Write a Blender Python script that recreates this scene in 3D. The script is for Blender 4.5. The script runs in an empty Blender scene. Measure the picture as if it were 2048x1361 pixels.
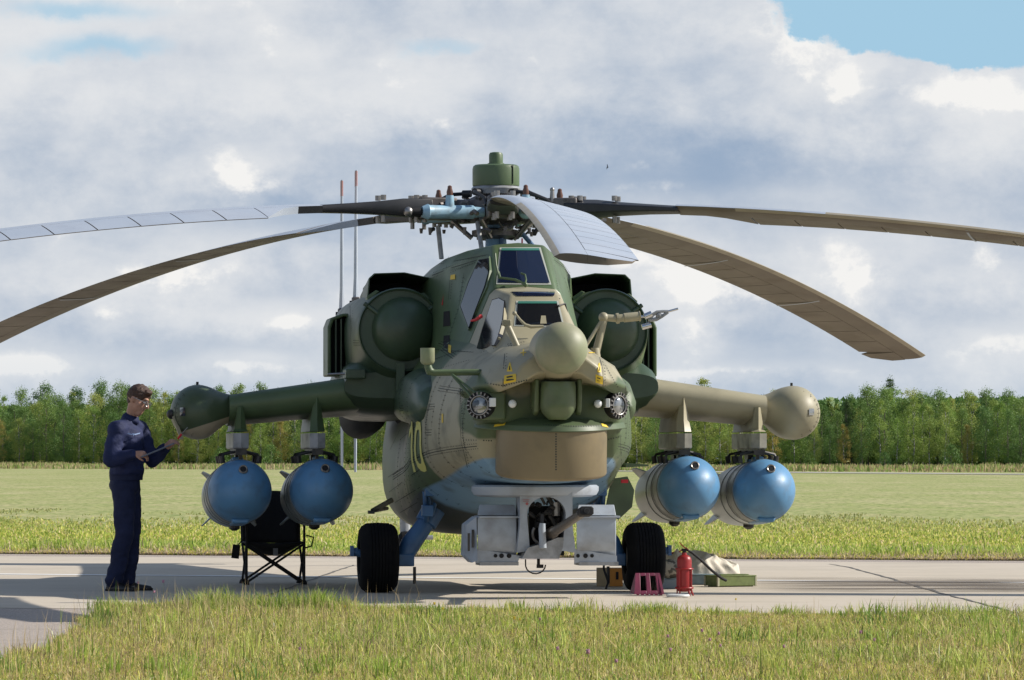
import bpy, bmesh, math, random
import numpy as np
from mathutils import Vector, Matrix, noise
from mathutils.bvhtree import BVHTree

random.seed(7); rng = np.random.default_rng(7)
S = bpy.context.scene
C = S.collection
PI = math.pi
def R(a): return math.radians(a)

# ------------------------------------------------------------------ camera, sky, sun
F = 9500.0      # focal length in photograph pixels
HZ = 917.0      # horizon row
CH = 1.18       # camera height
cam = bpy.data.objects.new('camera', bpy.data.cameras.new('camera')); C.objects.link(cam)
cam.location = (0, 0, CH); cam.rotation_euler = (R(90), 0, 0)
cam.data.sensor_width = 36; cam.data.lens = F / 2048 * 36
cam.data.shift_y = (HZ - 680.5) / 2048
cam.data.clip_start = 1; cam.data.clip_end = 9000
S.camera = cam
S.view_settings.view_transform = 'Standard'; S.view_settings.look = 'None'
S.view_settings.exposure = .22; S.view_settings.gamma = 1
SUN = Vector((1.42, 0.17, 1.0)).normalized()
SUN_EL = math.asin(SUN.z); SUN_ROT = math.atan2(SUN.x, SUN.y)

W = bpy.data.worlds.new('World'); S.world = W; W.use_nodes = True
nt = W.node_tree; nt.nodes.clear()
def N(t, **kw):
    n = nt.nodes.new(t)
    for k, v in kw.items(): setattr(n, k, v)
    return n
def lk(a, b): nt.links.new(a, b)
def m(op, a, b=None, c=None, clamp=False):
    n = N('ShaderNodeMath', operation=op); n.use_clamp = clamp
    for i, v in enumerate((a, b, c)):
        if v is None: continue
        if isinstance(v, (int, float)): n.inputs[i].default_value = v
        else: lk(v, n.inputs[i])
    return n.outputs[0]
def sstep(x, a, b):
    n = N('ShaderNodeMapRange', interpolation_type='SMOOTHSTEP')
    lk(x, n.inputs[0]); n.inputs[1].default_value = a; n.inputs[2].default_value = b
    return n.outputs[0]
def mixc(f, a, b):
    n = N('ShaderNodeMix', data_type='RGBA')
    if isinstance(f, (int, float)): n.inputs[0].default_value = f
    else: lk(f, n.inputs[0])
    for i, v in ((6, a), (7, b)):
        if isinstance(v, tuple): n.inputs[i].default_value = (*v, 1)
        else: lk(v, n.inputs[i])
    return n.outputs[2]
geo = N('ShaderNodeTexCoord')
sep = N('ShaderNodeSeparateXYZ'); lk(geo.outputs['Generated'], sep.inputs[0])
az = m('ARCTAN2', sep.outputs[0], sep.outputs[1]); el = m('ARCSINE', sep.outputs[2])
U = m('MULTIPLY', az, F); V = m('MULTIPLY', el, F)          # about one unit per photograph pixel, as an angle
def cloudnoise(scale, zst, detail, rough, seed, dist=0.0):
    mp = N('ShaderNodeMapping'); mp.inputs['Scale'].default_value = (1, 1, zst); mp.inputs['Location'].default_value = (seed, seed*.7, seed*.3)
    lk(geo.outputs['Generated'], mp.inputs[0])
    n = N('ShaderNodeTexNoise'); n.inputs['Scale'].default_value = scale; n.inputs['Detail'].default_value = detail
    n.inputs['Roughness'].default_value = rough; n.inputs['Distortion'].default_value = dist
    lk(mp.outputs[0], n.inputs['Vector']); return m('SUBTRACT', n.outputs[0], .5)
n_big = cloudnoise(17, 1.7, 8, .58, 3.1)
n_mid = cloudnoise(46, 1.3, 9, .63, 8.3, .1)
n_low = cloudnoise(30, 4.5, 6, .5, 1.7)
n_wob = cloudnoise(70, 1.3, 5, .6, 5.2)
def blob(px, py, sx, sy, amp, wob=60):
    u = m('DIVIDE', m('SUBTRACT', m('ADD', U, m('MULTIPLY', n_wob, wob*3)), px-1024), sx)
    v = m('DIVIDE', m('SUBTRACT', m('ADD', V, m('MULTIPLY', n_mid, wob*2)), HZ-py), sy)
    return m('MULTIPLY', m('EXPONENT', m('MULTIPLY', m('ADD', m('MULTIPLY', u, u), m('MULTIPLY', v, v)), -1)), amp)
def total(l):
    s = l[0]
    for x in l[1:]: s = m('ADD', s, x)
    return s
# brightness of the cloud deck: bright heads and blue-grey undersides
light = total([m('MULTIPLY', n_big, .9), m('MULTIPLY', n_mid, .95), m('MULTIPLY', n_low, .35),
    blob(480, 345, 110, 50, .42), blob(150, 330, 120, 60, .12), blob(870, 240, 110, 60, .26), blob(620, 190, 420, 60, .14),
    blob(1310, 540, 150, 70, .42), blob(1700, 540, 130, 60, .36), blob(1960, 560, 140, 50, .20), blob(1700, 180, 50, 55, .34), blob(1640, 110, 90, 60, .22),
    blob(1960, 210, 130, 70, .26), blob(1330, 390, 110, 40, .16), blob(1480, 30, 160, 50, .22), blob(570, 640, 110, 26, .42), blob(70, 735, 130, 34, .34),
    blob(480, 730, 120, 22, .26), blob(1380, 650, 60, 60, .22), blob(1990, 700, 110, 40, .30), blob(1500, 745, 330, 22, .20), blob(200, 560, 220, 50, .16), blob(90, 80, 340, 90, .22), blob(300, 200, 400, 80, .16),
    blob(720, 40, 260, 60, .10), blob(440, 500, 200, 40, .2), blob(1050, 130, 120, 120, .08),
    blob(1180, 330, 260, 110, -.36), blob(1500, 340, 280, 70, -.30), blob(820, 300, 110, 50, -.16), blob(640, 420, 200, 40, -.16), blob(900, 30, 200, 40, -.12),
    blob(1600, 610, 130, 40, -.10), blob(1450, 680, 200, 30, -.12), blob(300, 690, 400, 30, -.10), blob(1850, 390, 160, 60, -.10)])
n_fine = cloudnoise(150, 1.2, 9, .62, 4.4, .25)
heads = total([m('MULTIPLY', n_mid, 2.1), m('MULTIPLY', n_fine, 1.0), m('MULTIPLY', n_big, .9),
    blob(455, 330, 70, 52, .80, 40), blob(540, 375, 120, 34, .70, 40), blob(140, 330, 50, 28, .45, 40), blob(875, 255, 46, 26, .62, 40), blob(690, 225, 40, 34, .35, 40),
    blob(1270, 505, 90, 44, .72, 40), blob(1390, 560, 110, 40, .70, 40), blob(1520, 585, 70, 26, .4, 40), blob(1660, 500, 80, 36, .62, 40), blob(1745, 545, 90, 40, .72, 40), blob(1980, 520, 60, 40, .55, 40),
    blob(1690, 175, 40, 50, .75, 30), blob(1600, 90, 70, 60, .62, 30), blob(1800, 185, 90, 34, .45, 30), blob(1960, 190, 120, 44, .58, 40), blob(1530, 20, 70, 40, .5, 30), blob(1330, 375, 110, 22, .52, 40), blob(1050, 120, 50, 50, .35, 40),
    blob(575, 645, 60, 18, .85, 30), blob(70, 728, 100, 26, .85, 30), blob(480, 735, 110, 16, .75, 30), blob(1385, 655, 30, 34, .62, 30), blob(1985, 690, 80, 28, .80, 30), blob(1500, 742, 300, 12, .60, 30), blob(330, 540, 130, 30, .50, 40), blob(120, 470, 90, 20, .35, 40), blob(230, 620, 60, 20, .4, 40)])
hf = sstep(heads, .34, .98)
lf = m('ADD', m('MULTIPLY', sstep(m('ADD', light, .64), .06, 1.10), .78), m('MULTIPLY', hf, .5))
lf = m('MINIMUM', lf, 1.0)
# holes of clear sky
gap = total([blob(1850, 10, 300, 100, 1.35, 14), blob(2060, 80, 200, 62, .9, 14), 
    blob(850, 90, 60, 20, .3), blob(1450, 560, 60, 40, .22), blob(430, 430, 160, 50, .2), blob(1650, 700, 420, 26, .4, 40), blob(700, 740, 500, 20, .25, 40), m('MULTIPLY', n_mid, .9), m('MULTIPLY', n_fine, .55)])
high = sstep(el, .13, .6)
gap = m('ADD', gap, m('MULTIPLY', high, m('ADD', .42, m('MULTIPLY', n_big, 2.6))))
gf = sstep(gap, .44, .58)
sky = N('ShaderNodeTexSky', sky_type='NISHITA'); sky.sun_disc = False
sky.sun_elevation = SUN_EL; sky.sun_rotation = SUN_ROT; sky.altitude = 150; sky.air_density = 1.0; sky.dust_density = .6; sky.ozone_density = 1.6
K = 9.0  # cloud radiances are divided by the background strength
SKS = 0.11
def lin(c): return tuple((((x/255)+.055)/1.055)**2.4 if x > 10 else x/255/12.92 for x in c)
def ck(c): return tuple(v/SKS/1.165 for v in lin(c))
c_cloud = mixc(lf, ck((152, 172, 197)), ck((244, 243, 241)))
lowmist = sstep(m('MULTIPLY', el, -1), -.035, -.004)
c_cloud = mixc(m('MULTIPLY', lowmist, .35), c_cloud, ck((172, 192, 212)))
c_clear = mixc(sstep(el, .10, .9), ck((163, 202, 226)), sky.outputs[0])
thin = total([blob(220, 105, 170, 34, 1.0, 50), blob(140, 25, 170, 26, .8, 50), blob(880, 92, 110, 18, .6, 50), blob(430, 430, 150, 30, .35, 50), m('MULTIPLY', n_mid, 1.0), m('MULTIPLY', n_big, .6)])
gf = m('MAXIMUM', gf, m('MULTIPLY', sstep(thin, .20, 1.05), .85))
c_all = mixc(gf, c_cloud, c_clear)
# clouds overhead are thinner and darker-based than those lit sideways at the horizon
c_all = mixc(m('MULTIPLY', sstep(el, .09, .42), .8), c_all, sky.outputs[0])
bg = N('ShaderNodeBackground'); bg.inputs[1].default_value = SKS
lk(c_all, bg.inputs[0])
wo = N('ShaderNodeOutputWorld'); lk(bg.outputs[0], wo.inputs[0])

sl = bpy.data.lights.new('sun', 'SUN'); sl.energy = 5.0; sl.angle = R(.53); sl.color = (1, .94, .85)
so = bpy.data.objects.new('sun', sl); C.objects.link(so); so.rotation_euler = SUN.to_track_quat('Z', 'Y').to_euler()
so.location = (0, 0, 30)

# ------------------------------------------------------------------ helpers
def G(px, py):                      # photo pixel on the ground -> world x, y
    D = F*CH/(py-HZ); return ((px-1024)/F*D, D)
def P(px, py, D): return Vector(((px-1024)/F*D, D, CH+(HZ-py)/F*D))

PSI = R(6.5); cP, sP = math.cos(PSI), math.sin(PSI)
X0, Y0 = -0.146, 43.2
def L(px, py, b):                   # photo pixel at station b (metres aft of the rotor mast) -> helicopter coordinates
    k = (px-1024)/F
    u = (k*(Y0+b*cP)-X0+b*sP)/(cP-k*sP)
    D = Y0+u*sP+b*cP
    return Vector((u, b, CH+(HZ-py)/F*D))
H2W = Matrix.Translation((X0, Y0, 0)) @ Matrix.Rotation(PSI, 4, 'Z')
W2H = H2W.inverted()

class MB:
    def __init__(s): s.v = []; s.f = []; s.mi = []
    def add(s, vs, fs, mi=0):
        o = len(s.v); s.v += [tuple(v) for v in vs]; s.f += [tuple(i+o for i in f) for f in fs]; s.mi += [mi]*len(fs); return s
    def box(s, c, d, rot=None, mi=0, taper=1.0):
        x, y, z = d[0]/2, d[1]/2, d[2]/2
        vs = [Vector((sx*x*(taper if sz > 0 else 1), sy*y*(taper if sz > 0 else 1), sz*z)) for sz in (-1, 1) for sy in (-1, 1) for sx in (-1, 1)]
        if rot is not None: vs = [rot @ v for v in vs]
        c = Vector(c)
        return s.add([v+c for v in vs], [(0,2,3,1),(4,5,7,6),(0,1,5,4),(2,6,7,3),(0,4,6,2),(1,3,7,5)], mi)
    def loft(s, rings, cap=True, closed=True, mi=0):
        n = len(rings[0]); vs = [p for r in rings for p in r]; fs = []
        for i in range(len(rings)-1):
            for j in range(n if closed else n-1):
                a = i*n+j; b = i*n+(j+1) % n; fs.append((a, b, b+n, a+n))
        if cap:
            fs.append(tuple(reversed(range(n)))); k = (len(rings)-1)*n; fs.append(tuple(range(k, k+n)))
        return s.add(vs, fs, mi)
    def cyl(s, p0, p1, r0, r1=None, n=16, mi=0, cap=True):
        if r1 is None: r1 = r0
        return s.tube([p0, p1], [r0, r1], n, mi, cap)
    def tube(s, pts, r, n=10, mi=0, cap=True, sq=(1, 1)):
        pts = [Vector(p) for p in pts]; 
        if not hasattr(r, '__len__'): r = [r]*len(pts)
        t0 = (pts[1]-pts[0]).normalized(); up = Vector((0, 0, 1)) if abs(t0.z) < .9 else Vector((1, 0, 0))
        a = t0.cross(up).normalized(); rings = []
        for i, p in enumerate(pts):
            if i == 0: t = pts[1]-p
            elif i == len(pts)-1: t = p-pts[i-1]
            else: t = (pts[i+1]-p).normalized()+(p-pts[i-1]).normalized()
            t = t.normalized(); a = (a-t*a.dot(t)).normalized(); b = t.cross(a)
            rings.append([p+(a*math.cos(2*PI*k/n)*sq[0]+b*math.sin(2*PI*k/n)*sq[1])*r[i] for k in range(n)])
        return s.loft(rings, cap, True, mi)
    def lathe(s, o, ax, prof, n=32, mi=0, cap=True, sx=1.0, sy=1.0):     # prof: (distance along ax, radius)
        o = Vector(o); ax = Vector(ax).normalized(); up = Vector((0, 0, 1)) if abs(ax.z) < .9 else Vector((0, 1, 0))
        a = ax.cross(up).normalized(); b = ax.cross(a)
        return s.loft([[o+ax*d+(a*math.cos(2*PI*k/n)*sx+b*math.sin(2*PI*k/n)*sy)*max(r, .0005) for k in range(n)] for d, r in prof], cap, True, mi)
    def ball(s, c, r, rot=None, n=24, mi=0):
        if not hasattr(r, '__len__'): r = (r, r, r)
        c = Vector(c); m_ = n//2; rings = []
        for i in range(m_+1):
            t = PI*i/m_; q = max(math.sin(t), .002)
            ring = [Vector((r[0]*q*math.cos(2*PI*k/n), r[1]*q*math.sin(2*PI*k/n), -r[2]*math.cos(t))) for k in range(n)]
            rings.append([c+(rot @ v if rot is not None else v) for v in ring])
        return s.loft(rings, True, True, mi)
    def torus(s, c, ax, R_, r, n=32, k=10, mi=0, a0=0, a1=2*PI):
        c = Vector(c); ax = Vector(ax).normalized(); up = Vector((0, 0, 1)) if abs(ax.z) < .9 else Vector((0, 1, 0))
        a = ax.cross(up).normalized(); b = ax.cross(a)
        full = abs(a1-a0-2*PI) < 1e-6
        pts = [c+(a*math.cos(a0+(a1-a0)*i/n)+b*math.sin(a0+(a1-a0)*i/n))*R_ for i in range(n+1)]
        return s.tube(pts, r, k, mi, True)
    def poly(s, pts, h, mi=0):          # extrude polygon (list of Vector) by vector h
        n = len(pts); pts = [Vector(p) for p in pts]; h = Vector(h)
        return s.loft([pts, [p+h for p in pts]], True, True, mi)
    def mesh(s, name, mats, ang=35, smooth=True):
        me = bpy.data.meshes.new(name); me.from_pydata(s.v, [], s.f)
        for mm in (mats if isinstance(mats, (list, tuple)) else [mats]): me.materials.append(mm)
        if len(s.f): me.polygons.foreach_set('material_index', s.mi)
        bm = bmesh.new(); bm.from_mesh(me); bmesh.ops.recalc_face_normals(bm, faces=bm.faces); bm.to_mesh(me); bm.free()
        if smooth:
            me.polygons.foreach_set('use_smooth', [True]*len(me.polygons)); me.set_sharp_from_angle(angle=R(ang))
        me.update(); return me
    def obj(s, name, mats, parent=None, ang=35, smooth=True, bevel=0, seg=2, sub=0, kind=None, label=None):
        o = bpy.data.objects.new(name, s.mesh(name, mats, ang, smooth)); C.objects.link(o)
        if parent: o.parent = parent
        if bevel:
            b = o.modifiers.new('b', 'BEVEL'); b.width = bevel; b.segments = seg; b.limit_method = 'ANGLE'; b.angle_limit = R(30)
        if sub:
            d = o.modifiers.new('s', 'SUBSURF'); d.levels = sub; d.render_levels = sub
        if kind: o['kind'] = kind
        if label: o['label'] = label
        return o
def tag(o, label=None, cat=None, group=None, kind=None):
    if label: o['label'] = label
    if cat: o['category'] = cat
    if group: o['group'] = group
    if kind: o['kind'] = kind
    return o
def empty(name, loc=(0,0,0), rz=0, **k):
    o = bpy.data.objects.new(name, None); C.objects.link(o); o.location = loc; o.rotation_euler = (0,0,rz); o.empty_display_size = .2
    return tag(o, **k)
def copy_tree(o, parent=None):
    c = o.copy(); C.objects.link(c); c.parent = parent
    for ch in KIDS.get(o.name, []): copy_tree(ch, c)
    return c
KIDS = {}
def index_kids(root):
    KIDS.clear()
    for o in bpy.data.objects:
        if o.parent: KIDS.setdefault(o.parent.name, []).append(o)

# ------------------------------------------------------------------ materials
def mat(name, col, rough=.6, col2=None, scale=4, metal=0, bump=0, bscale=40, spec=.5, coat=0, detail=5, dirt=None, dscale=1.5, damt=.5, contrast=(.35, .65), vec='Object', stretch=None):
    M_ = bpy.data.materials.new(name); M_.use_nodes = True; t = M_.node_tree; b = t.nodes['Principled BSDF']
    b.inputs['Roughness'].default_value = rough; b.inputs['Metallic'].default_value = metal
    b.inputs['Specular IOR Level'].default_value = spec; b.inputs['Coat Weight'].default_value = coat
    b.inputs['Base Color'].default_value = (*col, 1)
    tc = t.nodes.new('ShaderNodeTexCoord'); src = tc.outputs[vec]
    if stretch:
        mp = t.nodes.new('ShaderNodeMapping'); mp.inputs['Scale'].default_value = stretch; t.links.new(src, mp.inputs[0]); src = mp.outputs[0]
    def noi(sc, d, lo, hi):
        n = t.nodes.new('ShaderNodeTexNoise'); n.inputs['Scale'].default_value = sc; n.inputs['Detail'].default_value = d; t.links.new(src, n.inputs['Vector'])
        r = t.nodes.new('ShaderNodeMapRange'); r.inputs[1].default_value = lo; r.inputs[2].default_value = hi; t.links.new(n.outputs[0], r.inputs[0]); return r.outputs[0]
    cur = None
    if col2 is not None:
        x = t.nodes.new('ShaderNodeMix'); x.data_type = 'RGBA'; t.links.new(noi(scale, detail, *contrast), x.inputs[0])
        x.inputs[6].default_value = (*col, 1); x.inputs[7].default_value = (*col2, 1); cur = x.outputs[2]
    if dirt is not None:
        x = t.nodes.new('ShaderNodeMix'); x.data_type = 'RGBA'
        g = t.nodes.new('ShaderNodeMath'); g.operation = 'MULTIPLY'; g.inputs[1].default_value = damt
        t.links.new(noi(dscale, 9, .48, .75), g.inputs[0]); t.links.new(g.outputs[0], x.inputs[0])
        if cur: t.links.new(cur, x.inputs[6])
        else: x.inputs[6].default_value = (*col, 1)
        x.inputs[7].default_value = (*dirt, 1); cur = x.outputs[2]
        rr = t.nodes.new('ShaderNodeMapRange'); rr.inputs[1].default_value = 0; rr.inputs[2].default_value = 1; rr.inputs[3].default_value = rough; rr.inputs[4].default_value = min(1, rough+.25)
        t.links.new(g.outputs[0], rr.inputs[0]); t.links.new(rr.outputs[0], b.inputs['Roughness'])
    if cur: t.links.new(cur, b.inputs['Base Color'])
    if bump:
        n = t.nodes.new('ShaderNodeTexNoise'); n.inputs['Scale'].default_value = bscale; n.inputs['Detail'].default_value = 6; t.links.new(src, n.inputs['Vector'])
        bp = t.nodes.new('ShaderNodeBump'); bp.inputs['Strength'].default_value = bump; bp.inputs['Distance'].default_value = .02; t.links.new(n.outputs[0], bp.inputs['Height']); t.links.new(bp.outputs[0], b.inputs['Normal'])
    return M_
GREEN = (.082, .118, .055); TAN = (.33, .30, .20); BLUE = (.17, .30, .435)
m_green = mat('camo_green_paint', GREEN, .42, (.085, .135, .06), 2.5, dirt=(.04, .055, .03), damt=.5, dscale=3, bump=.04, bscale=14)
m_dgreen = mat('dark_green_paint_and_shade', (.045, .075, .04), .38, (.055, .09, .05), 3, dirt=(.03, .035, .025), damt=.5, dscale=4)  # deep green paint, also used to colour in shade around the left engine
m_tan = mat('camo_tan_paint', TAN, .45, (.37, .335, .225), 2.5, dirt=(.17, .155, .10), damt=.55, dscale=3, bump=.04, bscale=14)
m_drum = mat('brown_radome_paint', (.19, .15, .085), .45, (.215, .17, .095), 3, dirt=(.12, .10, .06), damt=.5, dscale=5, bump=.03)
m_ball = mat('sage_radome_paint', (.21, .255, .145), .5, (.30, .29, .19), 2.6, dirt=(.11, .12, .075), damt=.45, dscale=4)
m_eo = mat('turret_green_paint', (.085, .125, .055), .42, (.12, .15, .075), 5, dirt=(.05, .06, .035), damt=.5, dscale=6)
m_blue = mat('belly_blue_paint', BLUE, .42, (.15, .28, .41), 3, dirt=(.09, .13, .16), damt=.6, dscale=4)
m_strut = mat('strut_blue_paint', (.04, .115, .25), .38, (.055, .14, .28), 6, dirt=(.03, .05, .09), damt=.5, dscale=8)
m_bomb = mat('bomb_blue_paint', (.095, .245, .43), .42, (.115, .275, .46), 3, dirt=(.10, .18, .27), damt=.7, dscale=9, bump=.02)
m_bomb2 = mat('bomb_grey_body', (.22, .26, .25), .36, (.30, .32, .29), 2.5, dirt=(.13, .125, .11), damt=.8, dscale=3, stretch=(1, .35, 1))
m_band = mat('bomb_band', (.17, .18, .18), .5)
m_grey = mat('turret_grey_paint', (.35, .39, .44), .45, (.39, .43, .48), 5, dirt=(.2, .2, .2), damt=.65, dscale=6, bump=.03)
m_dgrey = mat('gun_dark_steel', (.035, .035, .036), .45, (.07, .065, .06), 12, metal=.6)
m_barrel = mat('barrel_steel', (.12, .105, .09), .4, (.17, .14, .11), 14, metal=.7)
m_black = mat('matt_black', (.006, .006, .007), .75)
m_rubber = mat('tyre_rubber', (.006, .006, .007), .85, (.010, .0095, .009), 8, spec=.15)
m_chrome = mat('chrome', (.62, .62, .63), .18, metal=1)
m_steel = mat('worn_steel', (.33, .32, .31), .38, (.24, .22, .2), 12, metal=.8)
m_white = mat('white_plastic', (.72, .74, .74), .35)
m_silver = mat('silver_paint', (.27, .28, .29), .45, (.33, .34, .35), 8, dirt=(.11, .11, .10), damt=.7, dscale=10)
m_blue2 = mat('damper_light_blue', (.27, .43, .54), .4, (.3, .47, .58), 10, dirt=(.12, .14, .15), damt=.6, dscale=16)
m_hub = mat('hub_dark_titanium', (.10, .095, .095), .45, (.15, .13, .12), 9, metal=.4, dirt=(.03, .025, .02), damt=.7, dscale=12)
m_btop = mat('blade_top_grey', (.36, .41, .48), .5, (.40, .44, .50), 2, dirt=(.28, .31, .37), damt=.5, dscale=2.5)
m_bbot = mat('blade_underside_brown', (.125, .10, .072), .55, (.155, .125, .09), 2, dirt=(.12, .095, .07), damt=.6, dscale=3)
m_ble = mat('blade_leading_edge', (.29, .25, .175), .45, (.33, .285, .20), 6, dirt=(.25, .22, .17), damt=.6, dscale=4)
m_cuff = mat('blade_cuff_black', (.018, .019, .022), .5, (.028, .028, .03), 6)
m_yellow = mat('yellow_print', (.70, .48, .03), .5)
m_yellow2 = mat('faded_yellow_print', (.60, .56, .16), .55)
m_red = mat('red_ribbon', (.55, .02, .03), .6)
m_seam = mat('seam_dark', (.018, .022, .016), .7)
m_rivet = mat('rivet_dark', (.03, .035, .028), .6)
def glass_mat(name, col, rough=.03):
    M_ = mat(name, col, rough, spec=.6); return M_
m_glass = glass_mat('cockpit_glass', (.008, .010, .014)); m_glassb = glass_mat('cockpit_glass_blue', (.006, .012, .035))
m_side = mat('side_glass', (.02, .022, .028), .04, spec=.6); m_side.node_tree.nodes['Principled BSDF'].inputs['IOR'].default_value = 1.5
m_seal = mat('window_seal_pale', (.45, .47, .42), .5)
m_teal = mat('glass_edge_teal', (.05, .19, .15), .3)

def camo_mat(name):
    M_ = mat(name, GREEN, .5, bump=.035, bscale=12); t = M_.node_tree; b = t.nodes['Principled BSDF']
    tc = t.nodes.new('ShaderNodeTexCoord'); sp = t.nodes.new('ShaderNodeSeparateXYZ'); t.links.new(tc.outputs['Object'], sp.inputs[0])
    def mm(op, a, b_=None):
        n = t.nodes.new('ShaderNodeMath'); n.operation = op
        for i, v in enumerate((a, b_)):
            if v is None: continue
            if isinstance(v, (int, float)): n.inputs[i].default_value = v
            else: t.links.new(v, n.inputs[i])
        return n.outputs[0]
    def nz(sc, det=4, seed=0):
        mp = t.nodes.new('ShaderNodeMapping'); mp.inputs['Location'].default_value = (seed, seed, seed); t.links.new(tc.outputs['Object'], mp.inputs[0])
        n = t.nodes.new('ShaderNodeTexNoise'); n.inputs['Scale'].default_value = sc; n.inputs['Detail'].default_value = det; t.links.new(mp.outputs[0], n.inputs['Vector']); return mm('SUBTRACT', n.outputs[0], .5)
    def gb(c, r, a):
        s_ = None
        for i in range(3):
            d = mm('DIVIDE', mm('SUBTRACT', sp.outputs[i], c[i]), r[i]); d = mm('MULTIPLY', d, d); s_ = d if s_ is None else mm('ADD', s_, d)
        return mm('MULTIPLY', mm('EXPONENT', mm('MULTIPLY', s_, -1)), a)
    v = mm('MULTIPLY', nz(1.1, 2, 2.3), 1.3)
    for g in CAMO: v = mm('ADD', v, gb(*g))
    r = t.nodes.new('ShaderNodeMapRange'); r.interpolation_type = 'SMOOTHSTEP'; r.inputs[1].default_value = -.07; r.inputs[2].default_value = .10; t.links.new(v, r.inputs[0])
    x = t.nodes.new('ShaderNodeMix'); x.data_type = 'RGBA'; t.links.new(r.outputs[0], x.inputs[0]); x.inputs[6].default_value = (*GREEN, 1); x.inputs[7].default_value = (*TAN, 1)
    # light blue belly below a line that drops towards the tail
    q = mm('SUBTRACT', mm('ADD', mm('MULTIPLY', sp.outputs[1], -.115), .73), sp.outputs[2])
    r2 = t.nodes.new('ShaderNodeMapRange'); r2.inputs[1].default_value = -.01; r2.inputs[2].default_value = .01; t.links.new(q, r2.inputs[0])
    y = t.nodes.new('ShaderNodeMix'); y.data_type = 'RGBA'; t.links.new(r2.outputs[0], y.inputs[0]); t.links.new(x.outputs[2], y.inputs[6]); y.inputs[7].default_value = (*BLUE, 1)
    ra = t.nodes.new('ShaderNodeMapRange'); ra.inputs[1].default_value = -1.62; ra.inputs[2].default_value = -1.50; t.links.new(sp.outputs[1], ra.inputs[0])
    bl_ = t.nodes.new('ShaderNodeMix'); bl_.data_type = 'RGBA'; bl_.inputs[6].default_value = (*BLUE, 1); bl_.inputs[7].default_value = (.055, .066, .062, 1); t.links.new(ra.outputs[0], bl_.inputs[0]); t.links.new(bl_.outputs[2], y.inputs[7])
    z = t.nodes.new('ShaderNodeMix'); z.data_type = 'RGBA'; r3 = t.nodes.new('ShaderNodeMapRange'); r3.inputs[1].default_value = .0; r3.inputs[2].default_value = .22; r3.inputs[4].default_value = .62
    t.links.new(nz(4, 9, 7.7), r3.inputs[0]); t.links.new(r3.outputs[0], z.inputs[0]); t.links.new(y.outputs[2], z.inputs[6]); z.inputs[7].default_value = (.07, .075, .05, 1)
    t.links.new(z.outputs[2], b.inputs['Base Color']); return M_
# patches of tan (positive) and green (negative) on the hull, helicopter coordinates
CAMO = [((-.80, -2.75, 1.55), (.35, .65, .55), .9), ((0, -3.5, 2.2), (.6, .9, .35), .8), ((-.9, -1.7, 1.3), (.5, .5, .8), -.9), ((.9, -3, 1.4), (.4, 1.2, .6), -.7),
        ((-.62, -4.2, 1.62), (.2, .5, .25), -.8), ((.05, -4.4, 1.50), (.9, .6, .13), -1.3), ((-.5, -3.6, 1.2), (.35, .5, .25), .8), ((.3, -4.3, 1.55), (.4, .4, .2), -.8), ((0, -1, 2.8), (1, 1.1, .6), -1.2),
        ((-1., .3, .9), (.5, .9, .4), .25), ((-.45, -4.4, 1.98), (.3, .5, .16), .7), ((.3, -4.4, 1.95), (.3, .5, .2), .7), ((-.7, -3.2, 2.0), (.25, .35, .2), -.5), ((0, 3, 2), (2, 3, 2), -.3)]
m_camo = camo_mat('camouflage_paint')
m_podg = mat('pod_two_tone_paint', GREEN, .42); t = m_podg.node_tree; tc = t.nodes.new('ShaderNodeTexCoord'); sp = t.nodes.new('ShaderNodeSeparateXYZ'); t.links.new(tc.outputs['Object'], sp.inputs[0])
q1 = t.nodes.new('ShaderNodeMath'); q1.operation = 'MULTIPLY_ADD'; q1.inputs[1].default_value = .32; q1.inputs[2].default_value = 2.335; t.links.new(sp.outputs[0], q1.inputs[0])
q2 = t.nodes.new('ShaderNodeMath'); q2.operation = 'SUBTRACT'; t.links.new(q1.outputs[0], q2.inputs[0]); t.links.new(sp.outputs[2], q2.inputs[1])
q3 = t.nodes.new('ShaderNodeMapRange'); q3.inputs[1].default_value = -.003; q3.inputs[2].default_value = .003; t.links.new(q2.outputs[0], q3.inputs[0])
q4 = t.nodes.new('ShaderNodeMix'); q4.data_type = 'RGBA'; q4.inputs[6].default_value = (.062, .09, .045, 1); q4.inputs[7].default_value = (.42, .35, .24, 1); t.links.new(q3.outputs[0], q4.inputs[0]); t.links.new(q4.outputs[2], t.nodes['Principled BSDF'].inputs['Base Color'])
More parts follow.
